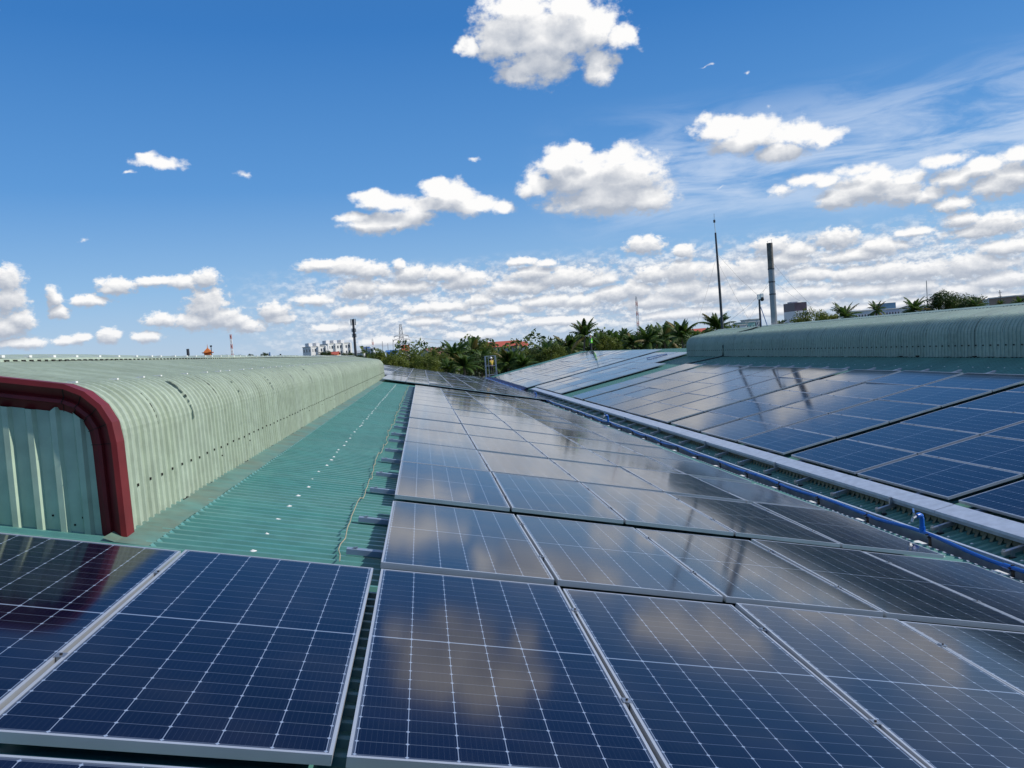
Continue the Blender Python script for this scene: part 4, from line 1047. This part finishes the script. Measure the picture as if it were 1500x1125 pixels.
# ------------------------------------------------------------------ far buildings
WALLS = {}
def wall_mat(col, r_=.8):
    if (col, r_) not in WALLS: WALLS[(col, r_)] = plain('painted_wall', col, r_, 0, .06, .2)
    return WALLS[(col, r_)]
M_WIN = plain('window_glass', (.05, .065, .085), .15, 0, .3, .2)
M_TILE = plain('red_roof_tiles', (.42, .085, .050), .8, 0, .12, .3)
M_TILEB = plain('brown_roof_tiles', (.20, .085, .065), .8, 0, .12, .3)
def block(px0, px1, py, Y, name, label, cat, col, depth=12, floors=0, bays=0, bottom=None, yaw=0, roof=None, group=None, side=0, rest=True):
    a = at_y(px0, py, Y); c = at_y(px1, py, Y); top = (a.z+c.z)/2; w = (c.x-a.x)
    root = empty(name, ((a.x+c.x)/2, Y+depth/2, GROUND), (0, 0, yaw), label=label, cat=cat, group=group)
    h = top-GROUND
    b = MB(); b.box((0, 0, h/2), (w, depth, h)); b.build('wall', wall_mat(col), root)
    if floors:
        fh = 3.1
        for f_ in range(floors):
            z = h-fh*(f_+.62)
            for q in range(bays):
                x = -w/2+w*(q+.5)/bays
                b = MB(); b.box((x, -depth/2-.0, z), (w/bays*.46, .16, 1.5)); b.build('window', M_WIN, root)
        for f_ in range(floors if side else 0):
            for q in range(side):
                b = MB(); b.box((-w/2, -depth/2+depth*(q+.5)/side, h-fh*(f_+.62)), (.16, depth/side*.4, 1.4)); b.build('window', M_WIN, root)
    if roof == 'flat':
        b = MB(); b.box((0, 0, h+.15), (w+.5, depth+.5, .3)); b.build('parapet', wall_mat((.62, .62, .60)), root)
    elif roof:
        b = MB(); hh = roof[1]; o_ = .5
        b.grid([[(x, -depth/2-o_, h), (x, 0, h+hh), (x, depth/2+o_, h)] for x in (-w/2-o_, w/2+o_)]); b.build('roof', roof[0], root)
        b = MB(); b.face(((-w/2, -depth/2, h), (-w/2, depth/2, h), (-w/2, 0, h+hh*.95))); b.face(((w/2, depth/2, h), (w/2, -depth/2, h), (w/2, 0, h+hh*.95))); b.build('gable', wall_mat(col), root)
    return root, w, h, depth
def apartment(px0, px1, py, Y, label, bays, floors, n):
    root, w, h, dp = block(px0, px1, py, Y, 'apartment_block', label, 'apartment block', (.74, .74, .72), 11, floors, bays, yaw=R(30), roof='flat', group='white apartment blocks', side=3)
    b = MB()
    for q in range(n): b.box((-w/2+w*(q+.5)/n, 2, h+1.1), (w/n*.45, 5, 2.0))
    b.build('stair_head', wall_mat((.70, .70, .69)), root)
    for q in range(n+1):
        b = MB(); b.box((-w/2+w*q/n, -dp/2-.5, h/2), (.9, 1.0, h)); b.build('pilaster', wall_mat((.78, .78, .76)), root)
apartment(446, 470, 508, 430, 'left white apartment block with grey left side', 5, 6, 2)
apartment(471, 507, 503.5, 455, 'taller white apartment block right of the first one', 8, 7, 3)
block(481, 494, 520, 300, 'house', 'small orange house in front of the white apartment blocks', 'house', (.55, .30, .10), 8, roof=(M_TILE, 1.2))
block(530, 547, 511.5, 330, 'factory_building', 'white building with blue upper floor right of the telecom tower', 'building', (.55, .60, .66), 12, 2, 4, roof='flat')
block(531, 541, 508.5, 336, 'roof_hut', 'blue framed hut above the white building right of the telecom tower', 'hut', (.10, .22, .52), 8, roof='flat')
block(523, 533, 517, 300, 'house', 'low white house at the foot of the telecom tower', 'house', (.68, .68, .66), 8, roof=(M_LGREY, 1.0))
block(566, 579, 515.5, 310, 'warehouse', 'blue-roofed warehouse left of the lattice pylon', 'warehouse', (.06, .18, .50), 12, roof=(M_LBLUE, .8))
block(590, 598, 514, 290, 'house', 'small house with a peaked red roof under the lattice pylon', 'house', (.5, .4, .3), 8, roof=(M_TILE, 2.2))
block(579, 587, 513.5, 320, 'house', 'small white house left of the lattice pylon', 'house', (.7, .7, .7), 8, roof='flat')
rt, w_, h_, d_ = block(624, 645, 521, 150, 'house', 'white-gabled house with a brown tiled roof among the trees', 'house', (.72, .70, .66), 7, 1, 2, yaw=R(28), roof=(M_TILEB, 1.5))
block(634, 647, 527, 130, 'shed', 'small pale flat shed right of the brown-roofed house', 'shed', (.62, .64, .64), 5)
block(630, 662, 541.5, 104, 'shed', 'low grey metal roof between the yellow-green trees and the palms', 'shed', (.42, .46, .50), 8, roof=(M_LGREY, .4))
block(716, 762, 507.5, 185, 'long_building', 'long building with a bright red tiled roof above the palms', 'building', (.40, .42, .42), 10, 1, 8, roof=(M_TILE, 1.3))
block(763, 772, 507, 180, 'house', 'small pale house with an orange roof at the right end of the long red roof', 'house', (.66, .58, .52), 7, 1, 2, roof=(M_TILE, 1.1))
block(877, 885, 486, 420, 'tower_block', 'tiny pale tower block above the palms right of the green-vest worker', 'tower block', (.50, .46, .46), 10, 3, 2)
block(1013, 1040, 486, 220, 'house', 'red-roofed house behind the palms left of the antenna mast', 'house', (.6, .55, .5), 9, roof=(M_TILE, 1.0))
block(1081, 1094, 476, 240, 'house', 'white house with dark windows left of the camera pole', 'house', (.74, .76, .76), 10, 2, 3, roof='flat')
block(1092, 1106, 472, 260, 'building', 'pale teal building left of the camera pole', 'building', (.32, .55, .50), 10, 1, 3, roof='flat')
block(1100, 1112, 468, 300, 'building', 'grey building right behind the pale teal one', 'building', (.5, .54, .56), 10, 1, 3, roof='flat')
rt, w_, h_, d_ = block(1165, 1183, 455, 420, 'tower_block', 'white tower base carrying a dark maroon upper block', 'tower block', (.72, .73, .75), 14, 2, 4)
b = MB(); b.box((0, .3, h_+2.3), (w_, d_-.6, 4.6)); b.build('upper_block', plain('maroon_cladding', (.085, .06, .085), .4, 0, .2, .3), rt)
b = MB(); b.box((-1.5, 0, h_+4.9), (w_*.5, 5, .7)); b.build('roof_plant', wall_mat((.4, .4, .45)), rt)
block(1252, 1278, 455.5, 260, 'house', 'row of low white houses between the two palms', 'houses', (.70, .72, .74), 10, 1, 6, roof='flat')
rt, w_, h_, d_ = block(1297, 1322, 452.5, 300, 'office_building', 'pale lilac office building with a blue glass top', 'building', (.56, .58, .68), 12, 2, 6, roof='flat')
b = MB(); b.box((0, .5, h_+1.3), (w_*.64, d_*.7, 2.6)); b.build('upper_floor', plain('blue_glass', (.07, .16, .27), .2, 0, .15, .3), rt)
block(1343, 1362, 449, 230, 'house', 'white house left of the big dark tree', 'house', (.70, .70, .70), 9, 1, 3, roof=(M_LGREY, .7))
block(1474, 1492, 436, 200, 'building', 'plain pale grey building near the right picture edge', 'building', (.56, .60, .62), 10, 1, 2, roof='flat')
block(1489, 1515, 433, 190, 'building', 'brown building cut by the right picture edge', 'building', (.30, .22, .18), 10, 1, 3, roof='flat')
block(255, 262, 526, 160, 'shed', 'dark low roof left of the orange pagoda', 'shed', (.03, .03, .035), 4)
block(286, 300, 526.5, 200, 'shed', 'thin dark shed roof touching the orange pagoda', 'shed', (.06, .06, .07), 5)
block(374, 384, 526, 220, 'house', 'low white house behind the teal jib', 'house', (.66, .66, .64), 6)
block(388, 397, 525.5, 210, 'house', 'small white house under the teal jib', 'house', (.72, .74, .76), 6)
# orange pagoda: three tiers with turned-up eaves
pg = at_y(305.5, 527, 230); pt = at_y(305.5, 514, 230)
pag = empty('pagoda', (pg.x, 230, GROUND), label='small orange pagoda with three tiled tiers and a spire above the left roof', cat='pagoda')
M_ORW = plain('orange_wall', (.62, .24, .06), .7, 0, .1); M_ORT = plain('orange_tiles', (.60, .17, .03), .6, 0, .12)
tw = 19*230/F/2; zb = pg.z-GROUND
b = MB(); b.box((0, 0, zb/2), (tw*1.5, tw*1.5, zb)); b.build('wall', M_ORW, pag)
for k_, s_ in enumerate((1.0, .86, .72)):
    z = zb-.9+k_*1.05
    b = MB(); b.box((0, 0, z+.3), (tw*1.25*s_, tw*1.25*s_, .8)); b.build('tier', M_ORW, pag)
    b = MB(); rows = []
    for f_, dz in ((1.0, .16), (.86, .0), (.5, .32 if k_ < 2 else .75), (.12, .45 if k_ < 2 else 1.35)):
        rows.append([(tw*s_*f_*cx_, tw*s_*f_*cy_, z+.6+dz+(.16 if f_ == 1.0 and abs(cx_*cy_) > .9 else 0)) for cx_, cy_ in ((-1, -1), (0, -1), (1, -1), (1, 0), (1, 1), (0, 1), (-1, 1), (-1, 0))])
    b.grid(rows, closed=True); b.build('roof', M_ORT, pag)
b = MB(); b.tube([(0, 0, zb+2.9), (0, 0, zb+3.5), (0, 0, zb+4.3)], [.14, .09, .02], 6); b.build('spire', M_ORT, pag)
# cream dome
dm = at_y(424, 528, 240); dome = empty('domed_tower', (dm.x, 240, GROUND), label='small cream domed tower left of the white apartment blocks', cat='tower')
b = MB(); b.tube([(0, 0, 0), (0, 0, dm.z-GROUND+.6)], .75, 10); b.build('shaft', wall_mat((.62, .48, .32)), dome)
b = MB(); b.tube([(0, 0, dm.z-GROUND+.6+.9*math.sin(q*.25)) for q in range(7)], [max(.02, .85*math.cos(q*.25)) for q in range(7)], 12); b.build('dome', wall_mat((.72, .58, .42)), dome, True)

# ------------------------------------------------------------------ masts, pylon, wires
def lattice(px, ptop, pbot, Y, name, label, cat, wb, wt, mats, arms=(), bands=0, rad=.05):
    a = at_y(px[0], ptop, Y); c = at_y(px[1], pbot, Y)
    root = empty(name, (c.x, Y, GROUND), label=label, cat=cat)
    ht = a.z-GROUND; n = 14; lean = 0
    cols = [MB() for _ in range(n)] if bands else [MB()]
    for q in range(n):
        z0, z1 = ht*q/n, ht*(q+1)/n; w0 = wb+(wt-wb)*q/n; w1 = wb+(wt-wb)*(q+1)/n
        b = cols[q] if bands else cols[0]
        cs = ((-1, -1), (1, -1), (1, 1), (-1, 1))
        for i, (sx, sy) in enumerate(cs):
            nx, ny = cs[(i+1) % 4]
            b.tube([(sx*w0/2, sy*w0/2, z0), (sx*w1/2, sy*w1/2, z1)], rad, 4)
            b.tube([(sx*w0/2, sy*w0/2, z0), (nx*w1/2, ny*w1/2, z1)], rad*.6, 4); b.tube([(nx*w0/2, ny*w0/2, z0), (sx*w1/2, sy*w1/2, z1)], rad*.6, 4)
            b.tube([(sx*w1/2, sy*w1/2, z1), (nx*w1/2, ny*w1/2, z1)], rad*.6, 4)
    for i, b in enumerate(cols):
        if b.v: b.build('lattice_section' if bands else 'lattice', mats[i % len(mats)], root)
    return root, ht, a
M_MRED = plain('mast_red', (.38, .05, .04), .6, 0, .1); M_MWH = plain('mast_white', (.72, .72, .72), .6, 0, .08)
M_MPINK = plain('mast_faded_red', (.50, .22, .20), .7, 0, .1)
M_LATT = plain('pylon_steel', (.34, .35, .36), .6, .2, .1)
lattice((934, 935), 434, 482, 300, 'lattice_mast', 'slim red and white lattice mast rising above the palms', 'mast', 1.0, .5, [M_MPINK, M_MWH], bands=1, rad=.055)
lattice((338, 341), 490, 527, 260, 'lattice_mast', 'red and white lattice mast right of the orange pagoda', 'mast', .7, .4, [M_MWH, M_MPINK], bands=1, rad=.065)
lattice((546, 547), 496, 515, 340, 'lattice_mast', 'small red and white mast above the blue hut', 'mast', .9, .5, [M_MRED, M_MWH], bands=1, rad=.065)
PYY = 300
pyl, ph, pa = lattice((588.5, 590), 475, 520, PYY, 'power_pylon', 'grey lattice power pylon with three pairs of arms', 'pylon', 4.2, .7, [M_LATT], rad=.10)
ends = []
for py, wl in ((492, 2.6), (497.5, 3.0), (503.5, 2.6)):
    z = at_y(589, py, PYY).z-GROUND
    b = MB()
    for s_ in (-1, 1):
        b.tube([(0, 0, z+.7), (s_*wl, 0, z)], .07, 4); b.tube([(0, 0, z-.1), (s_*wl, 0, z)], .07, 4)
        b.tube([(s_*wl, 0, z), (s_*wl, 0, z-.7)], .09, 5)
        ends.append((pyl.location.x+s_*wl, PYY, z-.7+GROUND))
    b.build('arm', M_LATT, pyl)
for i, e0 in enumerate(ends):
    if i in (1, 3, 5):
        e1 = at_y(1010, (499, 501, 511)[i//2], 420); b = MB()
        b.tube([Vector(e0).lerp(e1, q/12)-Vector((0, 0, 3.0*4*(q/12)*(1-q/12))) for q in range(13)], .05, 4)
        tag(b.build('power_line', M_LATT), f'{("top", "middle", "bottom")[i//2]} power line running right from the lattice pylon over the trees', 'power line', 'power lines')
# telecom monopole
TY = 220; t0 = at_y(521.5, 528, TY); t1 = at_y(517, 468, TY)
tel = empty('telecom_tower', (t0.x, TY, GROUND), label='dark telecom monopole with clustered antennas right of the white apartments', cat='tower')
hh = t1.z-GROUND; dx = t1.x-t0.x
b = MB(); b.tube([(0, 0, 0), (dx*.5, 0, hh*.5), (dx, 0, hh)], [.42, .38, .28], 8); b.build('pole', M_POLE, tel, True)
for z, w in ((hh-.7, .62), (hh-2.9, .5), (hh-4.3, .45)):
    for q in range(4):
        b = MB(); a = q*1.57+.4; b.box((dx+w*math.cos(a), w*math.sin(a), z), (.28, .28, 1.7 if z > hh-2 else 1.0)); b.build('antenna', M_LGREY if (q % 2 == 0) else M_POLE, tel)
def thin(px0, py0, px1, py1, Y, name, label, cat, rad, m, extra=None):
    a = at_y(px0, py0, Y); c = at_y(px1, py1, Y); root = empty(name, (c.x, Y, GROUND), label=label, cat=cat)
    b = MB(); b.tube([(0, 0, 0), (0, 0, c.z-GROUND), (a.x-c.x, 0, a.z-GROUND)], [rad*1.3, rad*1.1, rad], 6); b.build('pole', m, root)
    return root, Vector((a.x-c.x, 0, a.z-GROUND))
rt, tp = thin(309, 507, 310.5, 527, 200, 'lamp_mast', 'thin lamp mast behind the orange pagoda', 'lamp mast', .10, M_POLE); b = MB(); b.box(tp, (.45, .3, .35)); b.build('lamp', M_POLE, rt)
rt, tp = thin(275, 511.5, 276.5, 529, 60, 'steel_post', 'blue-grey post with a long dark jib left of the orange pagoda', 'post', .07, M_LBLUE)
b = MB(); b.bar(tp+Vector((-1.4, 0, -.80)), tp+Vector((.85, 0, -.62)), .07, .07); b.build('jib', M_POLE, rt)
b = MB(); b.tube([tp-Vector((0, 0, .45)), tp+Vector((0, 0, .02))], .10, 6); b.build('winch', M_POLE, rt)
b = MB(); b.bar(tp+Vector((-1.38, 0, -.86)), tp+Vector((-.95, 0, -.45)), .10, .08); b.box(tp+Vector((-.92, 0, -.50)), (.18, .12, .16)); b.build('hook_block', M_DARK, rt)
rt, tp = thin(395, 516, 396, 529, 90, 'steel_post', 'dark blue post carrying a pale teal jib', 'post', .07, M_LBLUE)
b = MB(); b.bar(tp+Vector((-1.3, 0, -.62)), tp+Vector((1.15, 0, -.42)), .09, .10); b.build('jib', plain('teal_jib', (.30, .55, .50), .6), rt)
b = MB(); b.box(tp+Vector((1.12, 0, -.36)), (.16, .14, .18)); b.build('lamp', M_DARK, rt)
thin(1357, 411, 1359, 452, 260, 'radio_mast', 'thin grey radio mast left of the big dark tree', 'mast', .13, M_LATT)
rt, tp = thin(1464.5, 425, 1466, 445, 170, 'utility_pole', 'utility pole with short crossarms near the right picture edge', 'utility pole', .08, M_POLE)
for dz in (.6, 1.4): 
    b = MB(); b.box(tp-Vector((0, 0, dz)), (.9, .08, .08)); b.build('crossarm', M_POLE, rt)
for px, py, lab in ((560, 500, 'leftmost of the thin masts behind the blue warehouse'), (568, 503, 'middle thin mast behind the blue warehouse'), (575.5, 497, 'tallest thin mast behind the blue warehouse')):
    thin(px, py, px+.8, 516, 330, 'radio_mast', lab, 'mast', .12, M_LATT)
# wisp of steam at the chimney foot
m = bpy.data.materials.new('steam'); m.use_nodes = True; t = m.node_tree; t.nodes.clear()
out = t.nodes.new('ShaderNodeOutputMaterial'); pv = t.nodes.new('ShaderNodeVolumePrincipled'); pv.inputs['Color'].default_value = (.9, .92, .95, 1); pv.inputs['Anisotropy'].default_value = .2
tcn = t.nodes.new('ShaderNodeTexCoord'); nz = t.nodes.new('ShaderNodeTexNoise'); nz.inputs['Scale'].default_value = 2.6; nz.inputs['Detail'].default_value = 4
t.links.new(tcn.outputs['Object'], nz.inputs['Vector'])
ln_ = t.nodes.new('ShaderNodeVectorMath'); ln_.operation = 'LENGTH'; t.links.new(tcn.outputs['Object'], ln_.inputs[0])
fa = t.nodes.new('ShaderNodeMapRange'); fa.inputs[1].default_value = .95; fa.inputs[2].default_value = .2; t.links.new(ln_.outputs['Value'], fa.inputs[0])
mr3 = t.nodes.new('ShaderNodeMapRange'); mr3.inputs[1].default_value = .45; mr3.inputs[2].default_value = .75; mr3.inputs[4].default_value = 2.6; t.links.new(nz.outputs['Fac'], mr3.inputs[0])
ml = t.nodes.new('ShaderNodeMath'); ml.operation = 'MULTIPLY'; t.links.new(fa.outputs[0], ml.inputs[0]); t.links.new(mr3.outputs[0], ml.inputs[1]); t.links.new(ml.outputs[0], pv.inputs['Density']); t.links.new(pv.outputs[0], out.inputs['Volume'])
b = MB(); b.tube([(0, 0, math.sin(-1.57+q*.314)) for q in range(11)], [max(.02, math.cos(-1.57+q*.314)) for q in range(11)], 14)
o = b.build('steam', m); sp0 = at_y(1133, 482, 39.4); o.location = (sp0.x-.05, 39.4, sp0.z+.05); o.scale = (.75, .6, .62)
tag(o, 'thin white steam drifting round the foot of the chimney', 'steam', kind='stuff')
